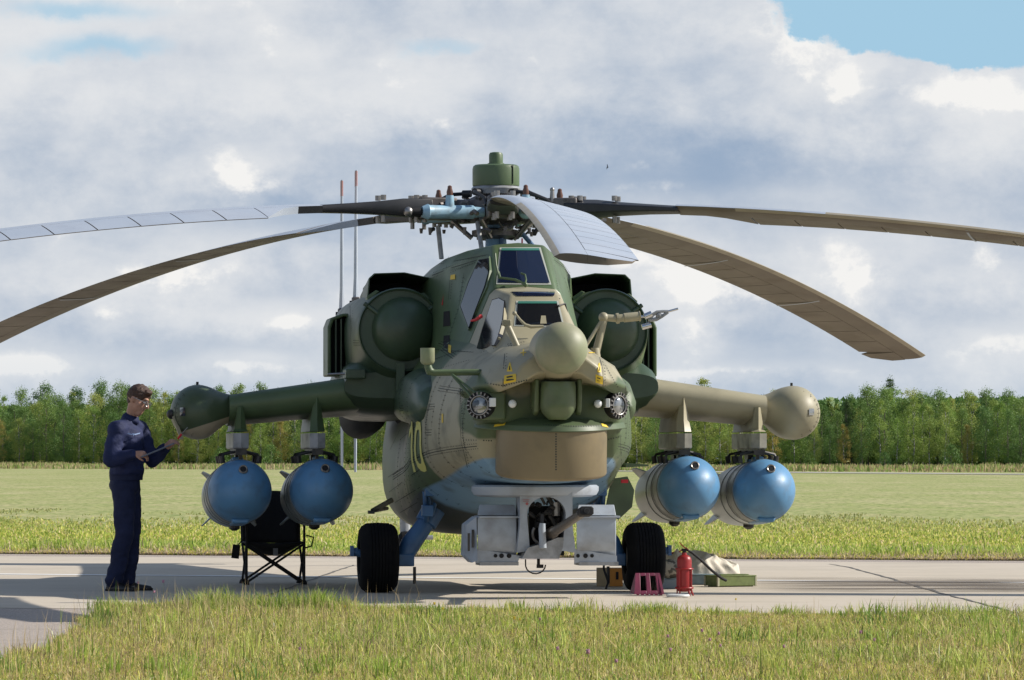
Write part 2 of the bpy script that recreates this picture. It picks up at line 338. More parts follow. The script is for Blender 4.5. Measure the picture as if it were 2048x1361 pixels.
# ------------------------------------------------------------------ the ground
def sheet(name, pts, z, mt, kind='structure', nx=1):
    me = bpy.data.meshes.new(name); me.from_pydata([(p[0], p[1], z) for p in pts], [], [tuple(range(len(pts)))]); me.materials.append(mt)
    o = bpy.data.objects.new(name, me); C.objects.link(o); o['kind'] = kind; return o
def ramp_mat(name, layers, rough=.9, bump=.3, bscale=60, bdist=.02):
    """layers: (scale vec, detail, lo, hi, colour) mixed one over the other, world coordinates"""
    M_ = bpy.data.materials.new(name); M_.use_nodes = True; t = M_.node_tree; b = t.nodes['Principled BSDF']; b.inputs['Roughness'].default_value = rough
    b.inputs['Specular IOR Level'].default_value = .2
    tc = t.nodes.new('ShaderNodeTexCoord'); cur = layers[0]
    for i, (sc, det, lo, hi, col) in enumerate(layers[1:]):
        mp = t.nodes.new('ShaderNodeMapping'); mp.inputs['Scale'].default_value = sc; mp.inputs['Location'].default_value = (i*3.7, i*1.9, 0); t.links.new(tc.outputs['Object'], mp.inputs[0])
        n = t.nodes.new('ShaderNodeTexNoise'); n.inputs['Scale'].default_value = 1; n.inputs['Detail'].default_value = det; n.inputs['Roughness'].default_value = .6; t.links.new(mp.outputs[0], n.inputs['Vector'])
        r = t.nodes.new('ShaderNodeMapRange'); r.interpolation_type = 'SMOOTHSTEP'; r.inputs[1].default_value = lo; r.inputs[2].default_value = hi; t.links.new(n.outputs[0], r.inputs[0])
        x = t.nodes.new('ShaderNodeMix'); x.data_type = 'RGBA'; t.links.new(r.outputs[0], x.inputs[0])
        if isinstance(cur, tuple): x.inputs[6].default_value = (*cur, 1)
        else: t.links.new(cur, x.inputs[6])
        x.inputs[7].default_value = (*col, 1); cur = x.outputs[2]
    t.links.new(cur, b.inputs['Base Color'])
    n = t.nodes.new('ShaderNodeTexNoise'); n.inputs['Scale'].default_value = bscale; n.inputs['Detail'].default_value = 5; t.links.new(tc.outputs['Object'], n.inputs['Vector'])
    bp = t.nodes.new('ShaderNodeBump'); bp.inputs['Strength'].default_value = bump; bp.inputs['Distance'].default_value = bdist; t.links.new(n.outputs[0], bp.inputs['Height']); t.links.new(bp.outputs[0], b.inputs['Normal'])
    return M_
m_field = ramp_mat('meadow_ground', [(.27, .30, .095), ((.02, .006, 1), 4, .42, .70, (.235, .33, .075)), ((.5, .12, 1), 8, .40, .62, (.41, .365, .185)), ((.12, .03, 1), 6, .46, .62, (.47, .41, .23)), ((1.1, .3, 1), 8, .44, .66, (.22, .275, .075)), ((2.2, .5, 1), 8, .44, .72, (.36, .36, .15)), ((7, 2, 1), 7, .46, .64, (.44, .44, .20)), ((5, 1.2, 1), 8, .50, .62, (.17, .21, .06))], 1, .6, 5, .1)
m_soil = ramp_mat('thatch_ground', [(.20, .19, .08), ((3, 3, 1), 6, .45, .65, (.32, .27, .15)), ((11, 11, 1), 5, .5, .7, (.11, .12, .04))], 1, .8, 40, .03)
m_conc = ramp_mat('old_concrete', [(.53, .465, .375), ((.5, .8, 1), 8, .42, .68, (.46, .405, .325)), ((2.5, 6, 1), 8, .50, .75, (.43, .375, .30)), ((30, 30, 1), 3, .55, .75, (.49, .43, .345))], .85, .25, 90, .004)
m_asph = ramp_mat('pinkish_asphalt', [(.37, .32, .275), ((40, 40, 1), 3, .45, .6, (.47, .40, .345)), ((55, 55, 1), 2, .55, .65, (.19, .17, .155)), ((1, 1, 1), 6, .5, .7, (.30, .265, .225))], .95, .6, 160, .01)
m_path = ramp_mat('far_path', [(.42, .40, .34), ((.2, .2, 1), 4, .45, .6, (.34, .33, .27))], .9)
sheet('ground', [(-3500, 6, 0), (3500, 6, 0), (3500, 8000, 0), (-3500, 8000, 0)], -.012, m_field)
SL = -.325                                  # the taxiway runs obliquely
def yl(y0, x): return y0+SL*x
NEAR, FAR, LINE = 36.2, 55.3, 46.6
XW = 90
taxi = sheet('taxiway', [(-XW, yl(NEAR, -XW)), (XW, yl(NEAR, XW)), (XW, yl(FAR, XW)), (-XW, yl(FAR, -XW))], 0, m_conc)
sheet('shoulder', [(-XW, yl(FAR, -XW)), (XW, yl(FAR, XW)), (XW, yl(FAR+1.2, XW)), (-XW, yl(FAR+1.2, -XW))], 0, m_asph)
# front: asphalt branch at the left, meadow soil at the right
EDGE = [(238, 1196), (215, 1212), (185, 1232), (150, 1262), (110, 1290), (60, 1308), (-40, 1330)]
EW = [G(*p) for p in EDGE]
def x_edge(y):                      # world x of the asphalt's right side at depth y
    for (xa, ya), (xb, yb) in zip(EW, EW[1:]):
        if yb <= y <= ya: return xa+(xb-xa)*(y-ya)/(yb-ya)
    return EW[0][0]+(y-EW[0][1])*.05 if y > EW[0][1] else EW[-1][0]-(EW[-1][1]-y)*.4
br = [(-60, yl(NEAR, -60)), (-40, yl(NEAR, -40)), (EW[1][0], yl(NEAR, EW[1][0]))]+[e for e in EW if e[1] < yl(NEAR, e[0])-.3]+[(-12, 12), (-60, 12)]
sheet('asphalt_branch', [(x, y-.012) for x, y in br], -.002, m_asph)
fr = [(EW[1][0]-.05, yl(NEAR, EW[1][0])-.02), (XW, yl(NEAR, XW)-.02), (XW, 12), (-12.2, 12)]+[e for e in reversed(EW) if e[1] < yl(NEAR, e[0])-.3]
sheet('meadow_front', fr, -.006, m_soil)
m_paint = mat('worn_white_paint', (.85, .85, .83), .8, (.72, .70, .66), 1.5)
m_tar = mat('tar_joint', (.13, .12, .105), .7)
def strip(name, pts, w, z, mt, parent=None, jag=0):
    b = MB(); vs = []
    P_ = []
    for (a, c) in zip(pts, pts[1:]):
        n = max(1, int(math.dist(a, c)/.35)) if jag else 1
        P_ += [(a[0]+(c[0]-a[0])*i/n, a[1]+(c[1]-a[1])*i/n) for i in range(n)]
    P_.append(pts[-1]); d = Vector((pts[-1][0]-pts[0][0], pts[-1][1]-pts[0][1])).normalized(); nrm = Vector((-d.y, d.x))
    for p in P_:
        ww = w*(1+jag*random.uniform(-.7, .9)); o = nrm*(random.uniform(-1, 1)*w*jag*.9)
        vs += [(p[0]+o.x-nrm.x*ww/2, p[1]+o.y-nrm.y*ww/2, z), (p[0]+o.x+nrm.x*ww/2, p[1]+o.y+nrm.y*ww/2, z)]
    b.add(vs, [(2*i, 2*i+1, 2*i+3, 2*i+2) for i in range(len(P_)-1)])
    o = b.obj(name, mt, parent, smooth=False)
    if parent is None: o['kind'] = 'structure'
    return o
strip('white_line', [(-60, yl(LINE, -60)), (60, yl(LINE, 60))], .30, .004, m_paint)
strip('tar_joint', [G(470, 1212), G(560, 1183), G(640, 1154), G(708, 1131)], .028, .004, m_tar, jag=.5)
strip('tar_joint', [G(1660, 1129), G(1700, 1136), G(1790, 1160)], .028, .004, m_tar, jag=.5)
strip('tar_joint', [G(1790, 1160), G(1850, 1178), G(1890, 1189)], .042, .004, m_tar, jag=.5)
strip('tar_joint', [G(1890, 1189), G(2030, 1226)], .028, .004, m_tar, jag=.5)
# tyre and oil marks on the concrete
m_stain = mat('oil_stain', (.13, .105, .08), .8)
tt = m_stain.node_tree; bb = tt.nodes['Principled BSDF']; tc = tt.nodes.new('ShaderNodeTexCoord')
mp = tt.nodes.new('ShaderNodeMapping'); mp.inputs['Scale'].default_value = (.45, 2.6, 1); mp.inputs['Rotation'].default_value = (0, 0, .314); tt.links.new(tc.outputs['Object'], mp.inputs[0])
nn = tt.nodes.new('ShaderNodeTexNoise'); nn.inputs['Scale'].default_value = 1; nn.inputs['Detail'].default_value = 7; tt.links.new(mp.outputs[0], nn.inputs['Vector'])
rr = tt.nodes.new('ShaderNodeMapRange'); rr.inputs[1].default_value = .36; rr.inputs[2].default_value = .58; rr.inputs[4].default_value = .8; tt.links.new(nn.outputs[0], rr.inputs[0])
sx = tt.nodes.new('ShaderNodeSeparateXYZ'); tt.links.new(tc.outputs['Generated'], sx.inputs[0])
def fade(out):
    a = tt.nodes.new('ShaderNodeMath'); a.operation = 'PINGPONG'; a.inputs[1].default_value = .5; tt.links.new(out, a.inputs[0])
    r_ = tt.nodes.new('ShaderNodeMapRange'); r_.interpolation_type = 'SMOOTHSTEP'; r_.inputs[1].default_value = 0; r_.inputs[2].default_value = .32; tt.links.new(a.outputs[0], r_.inputs[0]); return r_.outputs[0]
f1, f2 = fade(sx.outputs[0]), fade(sx.outputs[1])
g1 = tt.nodes.new('ShaderNodeMath'); g1.operation = 'MULTIPLY'; tt.links.new(f1, g1.inputs[0]); tt.links.new(f2, g1.inputs[1])
g2 = tt.nodes.new('ShaderNodeMath'); g2.operation = 'MULTIPLY'; tt.links.new(g1.outputs[0], g2.inputs[0]); tt.links.new(rr.outputs[0], g2.inputs[1])
tt.links.new(g2.outputs[0], bb.inputs['Alpha'])
def stain(x0, x1, yc, h, z=.007):
    o = sheet('oil_stain', [(x0, yl(yc-h, x0)), (x1, yl(yc-h, x1)), (x1, yl(yc+h, x1)), (x0, yl(yc+h, x0))], z, m_stain); return o
stain(1.9, 5.4, 45.4, 2.6); stain(3.6, 12, 45.6, 2.2, .010)
# far path across the meadow
strip('far_path', [(-120, 640), (-54, 560), (0, 470), (36, 352), (60, 290)], 9, .02, m_path)

# ------------------------------------------------------------------ grass
def grass_mat(name, tr=.35):
    M_ = bpy.data.materials.new(name); M_.use_nodes = True; t = M_.node_tree; b = t.nodes['Principled BSDF']; b.inputs['Roughness'].default_value = .6; b.inputs['Specular IOR Level'].default_value = .25
    a = t.nodes.new('ShaderNodeAttribute'); a.attribute_name = 'col'; t.links.new(a.outputs['Color'], b.inputs['Base Color'])
    tl = t.nodes.new('ShaderNodeBsdfTranslucent'); t.links.new(a.outputs['Color'], tl.inputs[0]); mx = t.nodes.new('ShaderNodeMixShader'); mx.inputs[0].default_value = tr
    t.links.new(b.outputs[0], mx.inputs[1]); t.links.new(tl.outputs[0], mx.inputs[2]); t.links.new(mx.outputs[0], t.nodes['Material Output'].inputs[0]); return M_
m_blade = grass_mat('grass_blade')
def blades(name, x, y, h, w, cols, lean=.45, seg=2, mt=None):
    n = len(x); a = rng.uniform(0, 2*PI, n); la = rng.uniform(0, 2*PI, n); ln = np.abs(rng.normal(0, lean, n))*h
    dx, dy = np.cos(a)*w/2, np.sin(a)*w/2; lx, ly = np.cos(la)*ln, np.sin(la)*ln
    z0 = np.full(n, -.01)
    v = np.empty((n, 5, 3), np.float32)
    v[:, 0] = np.stack([x-dx, y-dy, z0], 1); v[:, 1] = np.stack([x+dx, y+dy, z0], 1)
    v[:, 2] = np.stack([x+dx*.8+lx*.35, y+dy*.8+ly*.35, h*.6], 1); v[:, 3] = np.stack([x-dx*.8+lx*.35, y-dy*.8+ly*.35, h*.6], 1)
    v[:, 4] = np.stack([x+lx, y+ly, h*np.clip(1-(ln/h)**2*.35, .4, 1)], 1)
    b = np.arange(n)[:, None]*5
    loops = np.concatenate([b+[0, 1, 2, 3], b+[3, 2, 4]], 1).ravel()
    me = bpy.data.meshes.new(name); me.vertices.add(n*5); me.vertices.foreach_set('co', v.ravel())
    me.loops.add(len(loops)); me.loops.foreach_set('vertex_index', loops.astype(np.int32))
    tot = np.tile([4, 3], n); st = np.concatenate([[0], np.cumsum(tot)[:-1]])
    me.polygons.add(2*n); me.polygons.foreach_set('loop_start', st.astype(np.int32)); me.polygons.foreach_set('loop_total', tot.astype(np.int32))
    me.update(calc_edges=True)
    at = me.color_attributes.new('col', 'FLOAT_COLOR', 'POINT')
    c4 = np.ones((n, 5, 4), np.float32); c4[:, :, :3] = cols[:, None, :]; c4[:, :2, :3] *= .9
    at.data.foreach_set('color', c4.ravel()); me.materials.append(mt or m_blade)
    o = bpy.data.objects.new(name, me); C.objects.link(o); o['kind'] = 'stuff'; return o
def fnoise(x, y, sc, seed):
    g = np.random.default_rng(seed); out = np.zeros_like(x)
    for i in range(9):
        k = sc*2**(i/3); th = g.uniform(0, 2*PI); ph = g.uniform(0, 2*PI); ph2 = g.uniform(0, 2*PI)
        out += np.sin((x*np.cos(th)+y*np.sin(th))*k+ph+1.7*np.sin((x*np.sin(th)-y*np.cos(th))*k*.7+ph2))/(1+i*.35)
    return out/3.2
PAL = np.array([(.22, .33, .055), (.30, .40, .07), (.42, .47, .11), (.55, .49, .24), (.66, .55, .35), (.15, .25, .05), (.50, .52, .14)])
def pick(n, wts, tone):
    k = rng.choice(len(PAL), n, p=np.array(wts)/sum(wts)); c = PAL[k]*rng.uniform(.7, 1.25, (n, 1)); return np.clip(c*(1+tone[:, None]*np.array([.32, .10, .1])), .01, .85)
# front meadow
n = 800000
y = rng.uniform(22.5, 38.6, n); x = rng.uniform(-1, 1, n)*(y*.125+.9)
exv = np.array([x_edge(t) for t in np.linspace(23, 39, 200)]); xe = np.interp(y, np.linspace(23, 39, 200), exv)
wob = fnoise(x, y, 3.0, 5)*.14
ok = (x > xe+wob) & (y < NEAR+SL*x+fnoise(x, y, 2.2, 8)*.13+.03)
x, y = x[ok], y[ok]; n = len(x)
t1 = fnoise(x, y, 1.1, 11); t2 = fnoise(x, y, 4.5, 12)
rich = np.clip(.5+.5*t1+.25*t2, 0, 1)
h = (.018+.038*rich**1.5)*rng.lognormal(0, .5, n)
edge = np.clip(1-np.abs(NEAR+SL*x-y)/.7, 0, 1); h *= 1+.1*edge
h = np.clip(h, .03, .30)
cols = pick(n, (3, 4, 3, 4, 3.2, 2, 3), (1-rich)*1.0-.35)
dry = rng.random(n) < (1-rich)*.35; cols[dry] = np.array([.62, .50, .30])*rng.uniform(.6, 1.1, (dry.sum(), 1))
cols = np.clip(cols*np.array([1.16, 1.10, .85])*rng.lognormal(0, .28, (n, 1)), 0, .9); br_ = rng.random(n) < .07; cols[br_] = np.array([.16, .10, .06])
blades('meadow_grass', x, y, h, rng.uniform(.0025, .0065, n), cols, 1.05)
# tufts of long grass
tx, ty, th, tcol, tw = [], [], [], [], []
for i in range(130):
    yy = random.uniform(24, 37.5); xx = random.uniform(-1, 1)*(yy*.11+.3)
    if xx < x_edge(yy)+.05 or yy > NEAR+SL*xx-.02: continue
    k = random.randint(14, 60); r_ = random.uniform(.03, .13); hh = random.uniform(.07, .17)*(1.25 if yy < 33 or xx < -.6 else .8)
    tx.append(xx+rng.normal(0, r_, k)); ty.append(yy+rng.normal(0, r_, k)); th.append(hh*rng.uniform(.4, 1.1, k)); tw.append(rng.uniform(.004, .010, k))
    base = PAL[random.choice([0, 1, 1, 2, 5, 6])]; tcol.append(base*rng.uniform(.8, 1.35, (k, 1)))
for i in range(170):      # ragged clumps along the edge of the concrete
    xx = random.uniform(-3.4, 4.4) if i < 110 else random.uniform(-3.3, -.6); yy = NEAR+SL*xx-random.uniform(-.02, .45)
    if xx < x_edge(yy)+.03: continue
    q_ = .5+.5*math.sin(xx*2.3+1.1*math.sin(xx*5.1)); k = random.randint(20, 70); hh = random.uniform(.04, .10)+q_*.09*(1.3 if xx < -.5 else .7)
    tx.append(xx+rng.normal(0, .07, k)); ty.append(yy+rng.normal(0, .05, k)); th.append(hh*rng.uniform(.4, 1.1, k)); tw.append(rng.uniform(.004, .009, k))
    tcol.append(PAL[random.choice([0, 1, 1, 2, 6, 3])]*rng.uniform(.75, 1.3, (k, 1)))
blades('grass_tufts', *map(np.concatenate, (tx, ty, th, tw)), np.concatenate(tcol), .6)
# dry stalks with seed heads, densest along the concrete edge and at the left
k = 5200; y = rng.uniform(24, 37.9, k); x = rng.uniform(-1, 1, k)*(y*.11+.3)
xe = np.interp(y, np.linspace(23, 39, 200), exv); dens = np.clip(.35+.6*fnoise(x, y, 1.5, 21)+.5*np.clip(1-(NEAR+SL*x-y)/.6, 0, 1)+.25*(x < 0), 0, 1)
ok = (x > xe-.05) & (y < NEAR+SL*x+.05) & (rng.random(k) < dens); x, y = x[ok], y[ok]; k = len(x)
hs = rng.uniform(.06, .20, k)*np.where(x < -.6, 1.5, .9); cs = np.array([.58, .44, .24])*rng.uniform(.6, 1.25, (k, 1))
blades('dry_stalks', x, y, hs, np.full(k, .0035), cs, .22)
# far side of the taxiway
n = 340000; d = rng.random(n)**2.3*60; x = rng.uniform(-1, 1, n)*(10.5+d*.13); y = FAR+1.2+SL*x+d+fnoise(x, x*0, 1.5, 3)*.22
ok = rng.random(n) < np.clip(1.2-d/34+.5*fnoise(x, y*.25, .35, 77), .0, 1); x, y, d = x[ok], y[ok], d[ok]; n = len(x)
rich = np.clip(.5+.5*fnoise(x, y*.5, .9, 31)+.2*fnoise(x, y, 3, 32), 0, 1); nearb = np.clip(1-d/1.4, 0, 1)
h = (.03+.12*rich*np.clip(1.1-d/6, .12, 1)*np.clip(1.15-d/55, .1, 1)+.01*nearb)*rng.lognormal(0, .35, n)*(1-.72*nearb)
cols = pick(n, (4, 6, 5, 2, 1, 1.2, 4), -.2+nearb*1.3+np.clip(d/10-.5, 0, .6)+(1-rich)*.4)*np.array([1.2, 1.2, 1.15]); gg_ = np.clip((d-14)/30, 0, 1)[:, None]*.8; cols = cols*(1-gg_)+np.array([.40, .40, .17])*gg_
dr = rng.random(n) < nearb*.75; cols[dr] = np.array([.62, .50, .32])*rng.uniform(.6, 1.1, (dr.sum(), 1))
blades('far_verge_grass', x, y, np.clip(h, .03, .4), rng.uniform(.009, .02, n)*(1+d/40), cols, .8)
n = 80000; x = rng.uniform(-1, 1, n)*100; y = rng.uniform(0, 1, n)**.6*115+455-x*1.4
cols = np.array([(.42, .34, .18)])*rng.uniform(.6, 1.3, (n, 1)); g_ = rng.random(n) < .45; cols[g_] = np.array([.26, .34, .09])*rng.uniform(.7, 1.2, (g_.sum(), 1))
blades('tall_weeds', x, y, rng.uniform(.25, .95, n)*(.6+.5*fnoise(x, y*.3, .3, 5)), np.full(n, .16), cols, .3)
# clover and yellow flowers
def flower(name, label, cat, group, spots, col, col2):
    mt = mat(name+'_petals', col, .6, col2, 60); st = mat(name+'_stalk', (.12, .2, .05), .6); proto = None
    for (px, py, hh) in spots:
        x, y = G(px, py)
        if proto is None:
            e = empty(name, (x, y, 0), label=label, cat=cat, group=group)
            MB().tube([(0,0,-.01), (.01,0,.5), (.02,0,1)], [.012,.01,.008], 5).obj('stalk', st, e)
            b = MB().ball((.02, 0, 1), (.075, .075, .08), n=10)
            for i in range(16):
                a = i*2.4; zz = 1+.07*math.sin(i); b.ball((.02+.07*math.cos(a), .07*math.sin(a), zz), .03, n=6)
            b.obj('flower_head', mt, e); proto = e; index_kids(e); e.scale = (hh*.6, hh*.6, hh*.75)
        else:
            e = copy_tree(proto); e.location = (x, y, 0); e.scale = (hh*.6, hh*.6, hh*.75); e.rotation_euler.z = random.uniform(0, 6)
flower('clover_flower', 'small pink clover head on a thin stalk in the foreground grass', 'flower', 'pink clover flowers scattered in the foreground grass',
    [(276, 1196, .17), (326, 1199, .2), (309, 1212, .15), (1404, 1300, .16), (1420, 1315, .14), (1438, 1304, .15), (1441, 1328, .14), (1722, 1304, .16), (1749, 1318, .15), (1115, 1340, .16), (1175, 1360, .2), (1336, 1310, .15), (1080, 1270, .14), (600, 1335, .14), (1567, 1330, .14), (1233, 1368, .16), (1340, 1340, .15)], (.40, .16, .25), (.5, .28, .34))
flower('yellow_flower', 'tiny yellow flower on a thin stalk in the foreground grass', 'flower', 'yellow flowers in the foreground grass',
    [(868, 1238, .15), (885, 1247, .14), (1028, 1270, .15), (1040, 1268, .13), (1472, 1222, .12), (690, 1240, .13)], (.65, .48, .03), (.55, .4, .02))

# ------------------------------------------------------------------ trees
def leaf_mat(name, col, col2, tr=.35):
    M_ = bpy.data.materials.new(name); M_.use_nodes = True; t = M_.node_tree; b = t.nodes['Principled BSDF']; b.inputs['Roughness'].default_value = .55; b.inputs['Specular IOR Level'].default_value = .3
    oi = t.nodes.new('ShaderNodeObjectInfo'); tc = t.nodes.new('ShaderNodeTexCoord'); n = t.nodes.new('ShaderNodeTexNoise'); n.inputs['Scale'].default_value = .9; n.inputs['Detail'].default_value = 5; t.links.new(tc.outputs['Object'], n.inputs['Vector'])
    ad = t.nodes.new('ShaderNodeMath'); ad.operation = 'ADD'; t.links.new(n.outputs[0], ad.inputs[0]); t.links.new(oi.outputs['Random'], ad.inputs[1])
    r = t.nodes.new('ShaderNodeMapRange'); r.inputs[1].default_value = .55; r.inputs[2].default_value = 1.35; t.links.new(ad.outputs[0], r.inputs[0])
    x = t.nodes.new('ShaderNodeMix'); x.data_type = 'RGBA'; t.links.new(r.outputs[0], x.inputs[0]); x.inputs[6].default_value = (*col, 1); x.inputs[7].default_value = (*col2, 1)
    t.links.new(x.outputs[2], b.inputs['Base Color']); tl = t.nodes.new('ShaderNodeBsdfTranslucent'); t.links.new(x.outputs[2], tl.inputs[0]); mx = t.nodes.new('ShaderNodeMixShader'); mx.inputs[0].default_value = tr
    t.links.new(b.outputs[0], mx.inputs[1]); t.links.new(tl.outputs[0], mx.inputs[2]); t.links.new(mx.outputs[0], t.nodes['Material Output'].inputs[0]); return M_
m_l1 = leaf_mat('birch_leaves', (.23, .36, .075), (.42, .45, .12), .3); m_l2 = leaf_mat('aspen_leaves', (.10, .20, .055), (.21, .31, .075), .24); m_l3 = leaf_mat('yellowing_leaves', (.34, .31, .09), (.46, .36, .10)); m_l4 = leaf_mat('pine_needles', (.08, .14, .055), (.12, .18, .06), .2)
m_bark = mat('birch_bark', (.42, .41, .38), .8, (.10, .09, .08), 3, contrast=(.45, .55)); m_bark2 = mat('grey_bark', (.13, .11, .09), .9, (.2, .17, .14), 5)
def leafmesh(name, pts, size, mt):
    n = len(pts); a = rng.normal(0, 1, (n, 3)); a /= np.linalg.norm(a, axis=1)[:, None]; q = rng.normal(0, 1, (n, 3)); b = np.cross(a, q); b /= np.linalg.norm(b, axis=1)[:, None]
    s_ = size[:, None]*.85; v = np.stack([pts-a*s_*.5-b*s_*.3, pts+a*s_*.5-b*s_*.2, pts+b*s_*.55], 1).astype(np.float32)
    me = bpy.data.meshes.new(name); me.vertices.add(3*n); me.vertices.foreach_set('co', v.ravel()); me.loops.add(3*n); me.loops.foreach_set('vertex_index', np.arange(3*n, dtype=np.int32))
    me.polygons.add(n); me.polygons.foreach_set('loop_start', (np.arange(n)*3).astype(np.int32)); me.polygons.foreach_set('loop_total', np.full(n, 3, np.int32)); me.update(calc_edges=True); me.materials.append(mt); return me
def tree_meshes(i, h, w, kind):
    g = np.random.default_rng(100+i); rd = random.Random(i)
    base = .10 if kind != 'bush' else .02; P_ = []; sz = []
    limbs = []
    nc = {'birch': 46, 'aspen': 50, 'pine': 60, 'bush': 22, 'yellow': 42}[kind]
    for c in range(nc):
        t = base+(1-base)*(c+.5)/nc+rd.uniform(-.03, .03); t = min(t, .985)
        if kind == 'pine': prof = max(.01, 1-t)**.75*1.1
        elif kind == 'bush': prof = math.sqrt(max(.05, 1-t*t))
        else: prof = (min(1, max(.02, t-base)/.22)**.6)*(1-min(1, max(0, (t-.4)/.66))**2.1)*.95+.09
        a = rd.uniform(0, 2*PI); rr_ = w/2*prof*math.sqrt(rd.uniform(.08, 1))*rd.uniform(.8, 1.15)
        cx, cy, cz = rr_*math.cos(a), rr_*math.sin(a), t*h
        k = rd.randint(90, 170) if kind != 'bush' else rd.randint(50, 90); s_ = w*(.10+.10*prof)*rd.uniform(.7, 1.25)
        q = g.normal(0, 1, (k, 3))*np.array([s_, s_, s_*(1.0 if kind != 'pine' else .35)])*.50
        q[:, 2] -= np.abs(np.hypot(q[:, 0], q[:, 1]))*.35; P_.append(q+np.array([cx, cy, cz])); sz.append(g.uniform(.10, .27, k)*(1 if kind != 'pine' else .8)); limbs.append((cx, cy, cz))
    # feathery top shoots
    for c in range(7):
        a = rd.uniform(0, 2*PI); q = w*.10*rd.random()**.5; k = 26; zt = np.linspace(0, rd.uniform(.06, .13)*h, k)
        P_.append(np.stack([q*math.cos(a)+g.normal(0, .12, k), q*math.sin(a)+g.normal(0, .12, k), h*.93+zt-.02*h], 1)); sz.append(g.uniform(.08, .2, k))
    cm = leafmesh('crown_leaves', np.concatenate(P_), np.concatenate(sz), {'birch': m_l1, 'aspen': m_l2, 'pine': m_l4, 'bush': m_l2, 'yellow': m_l3}[kind])
    b = MB(); lean = rd.uniform(-.3, .3); r0 = .05+h*.009
    tp = [(lean*(z/h)**2+.12*math.sin(z*.7+i), .1*math.cos(z*.6), z) for z in np.linspace(-.05, h*.95, 8)]
    b.tube(tp, [r0*(1-.88*j/7) for j in range(8)], 7)
    for (cx, cy, cz) in limbs[4::4]:
        z0 = cz*.8; b.tube([(lean*(z0/h)**2, 0, z0), (cx*.5, cy*.5, cz*.93), (cx, cy, cz)], [r0*.35, r0*.22, r0*.08], 4)
    tm = b.mesh('trunk_wood', m_bark if kind in ('birch', 'yellow') else m_bark2)
    return tm, cm
PROTO = {}
specs = [('birch', 4.3), ('birch', 5.0), ('birch', 3.8), ('birch', 4.8), ('aspen', 5.2), ('aspen', 4.4), ('yellow', 4.0), ('pine', 4.6), ('bush', 3.6), ('bush', 3.0), ('aspen', 5.6)]
for i, (k_, w_) in enumerate(specs): PROTO.setdefault(k_, []).append(tree_meshes(i, 12 if k_ != 'bush' else 3, w_, k_))
NM = {'birch': ('birch_tree', 'pale trunked green birch standing in the tree line beyond the field', 'birches in the far tree line'),
      'aspen': ('aspen_tree', 'dark green leafy aspen standing in the tree line beyond the field', 'dark green aspens in the far tree line'),
      'yellow': ('young_birch_tree', 'yellowing young birch standing in the tree line beyond the field', 'yellowing birches in the far tree line'),
      'pine': ('pine_tree', 'dark pointed pine rising out of the tree line beyond the field', 'pines in the far tree line'),
      'bush': ('bush', 'low green bush growing at the foot of the far tree line', 'bushes at the foot of the far tree line')}
def put_tree(kind, x, y, h, label=None, group=True, wsc=1.0):
    tm, cm = random.choice(PROTO[kind]); nm, lb, gp = NM[kind]; sc = h/(12 if kind != 'bush' else 3)
    e = empty(nm, (x, y, 0), random.uniform(0, 6.28), label=label or lb, cat='tree' if kind != 'bush' else 'bush', group=gp if group else None); e.scale = (sc*wsc, sc*wsc, sc)
    for nn_, me in (('trunk', tm), ('crown', cm)):
        o = bpy.data.objects.new(nn_, me); C.objects.link(o); o.parent = e
def tline(x): return 655-x*.75
def topz(px):                       # height profile of the tree line along the picture, in photo pixels
    pts = [(0, 788), (60, 772), (130, 774), (200, 768), (300, 778), (380, 768), (460, 775), (520, 766), (620, 778), (800, 775), (1250, 790), (1330, 788), (1400, 775), (1480, 778), (1600, 785), (1700, 778), (1780, 766), (1850, 788), (1940, 778), (2048, 788)]
    return np.interp(px, [p[0] for p in pts], [p[1] for p in pts])
px = -620
while px < 2680:
    D = tline((px-1024)/F*655)+random.uniform(-3, 3); kind = random.choices(['birch', 'aspen', 'yellow'], [6, 3, 1.3])[0]
    hz = (CH+(HZ-topz(px))/F*D)*random.uniform(.50, .92)*(.8 if kind == 'yellow' else 1)
    put_tree(kind, (px-1024)/F*D, D, hz, wsc=random.uniform(.85, 1.15)); px += random.uniform(26, 44)
for row, (dd, st, lo, hi) in enumerate([(6, 40, .70, .98), (13, 44, .80, 1.06), (20, 46, .84, 1.04)]):
    px = -640+row*13
    while px < 2690:
        D = tline((px-1024)/F*655)+dd+random.uniform(-2, 2); kind = random.choices(['birch', 'aspen', 'pine'], [5, 5, .6 if row == 1 else .3])[0]
        put_tree(kind, (px-1024)/F*D, D, (CH+(HZ-topz(px))/F*D)*random.uniform(lo, hi), wsc=random.uniform(.9, 1.25)); px += st*random.uniform(.7, 1.3)
put_tree('pine', (1780-1024)/F*668, 668, (CH+(HZ-757)/F*668), 'tallest dark pine top rising above the birches at the right', False)
put_tree('birch', (1406-1024)/F*650, 650, (CH+(HZ-760)/F*650), 'rounded tree top poking above the outer right wing', False, 1.1)
px = -500
while px < 2600:
    D = tline((px-1024)/F*655)-6+random.uniform(-4, 2); put_tree('bush', (px-1024)/F*D, D, random.uniform(1.4, 3.2)); px += random.uniform(80, 190)
# a dark, closed wood behind the first rows of trunks
m_wood = mat('wood_depth', (.03, .045, .02), .9, (.05, .07, .03), .5)
k_ = 80000; x = rng.uniform(-1, 1, k_)*130; d = rng.uniform(20, 45, k_); y = 655-x*.75+d; z = rng.uniform(0, 1, k_)**.8*9.2
me = leafmesh('forest_interior', np.stack([x, y, z], 1), rng.uniform(.6, 1.5, k_), m_l2); o = bpy.data.objects.new('forest_interior', me); C.objects.link(o); o['kind'] = 'stuff'
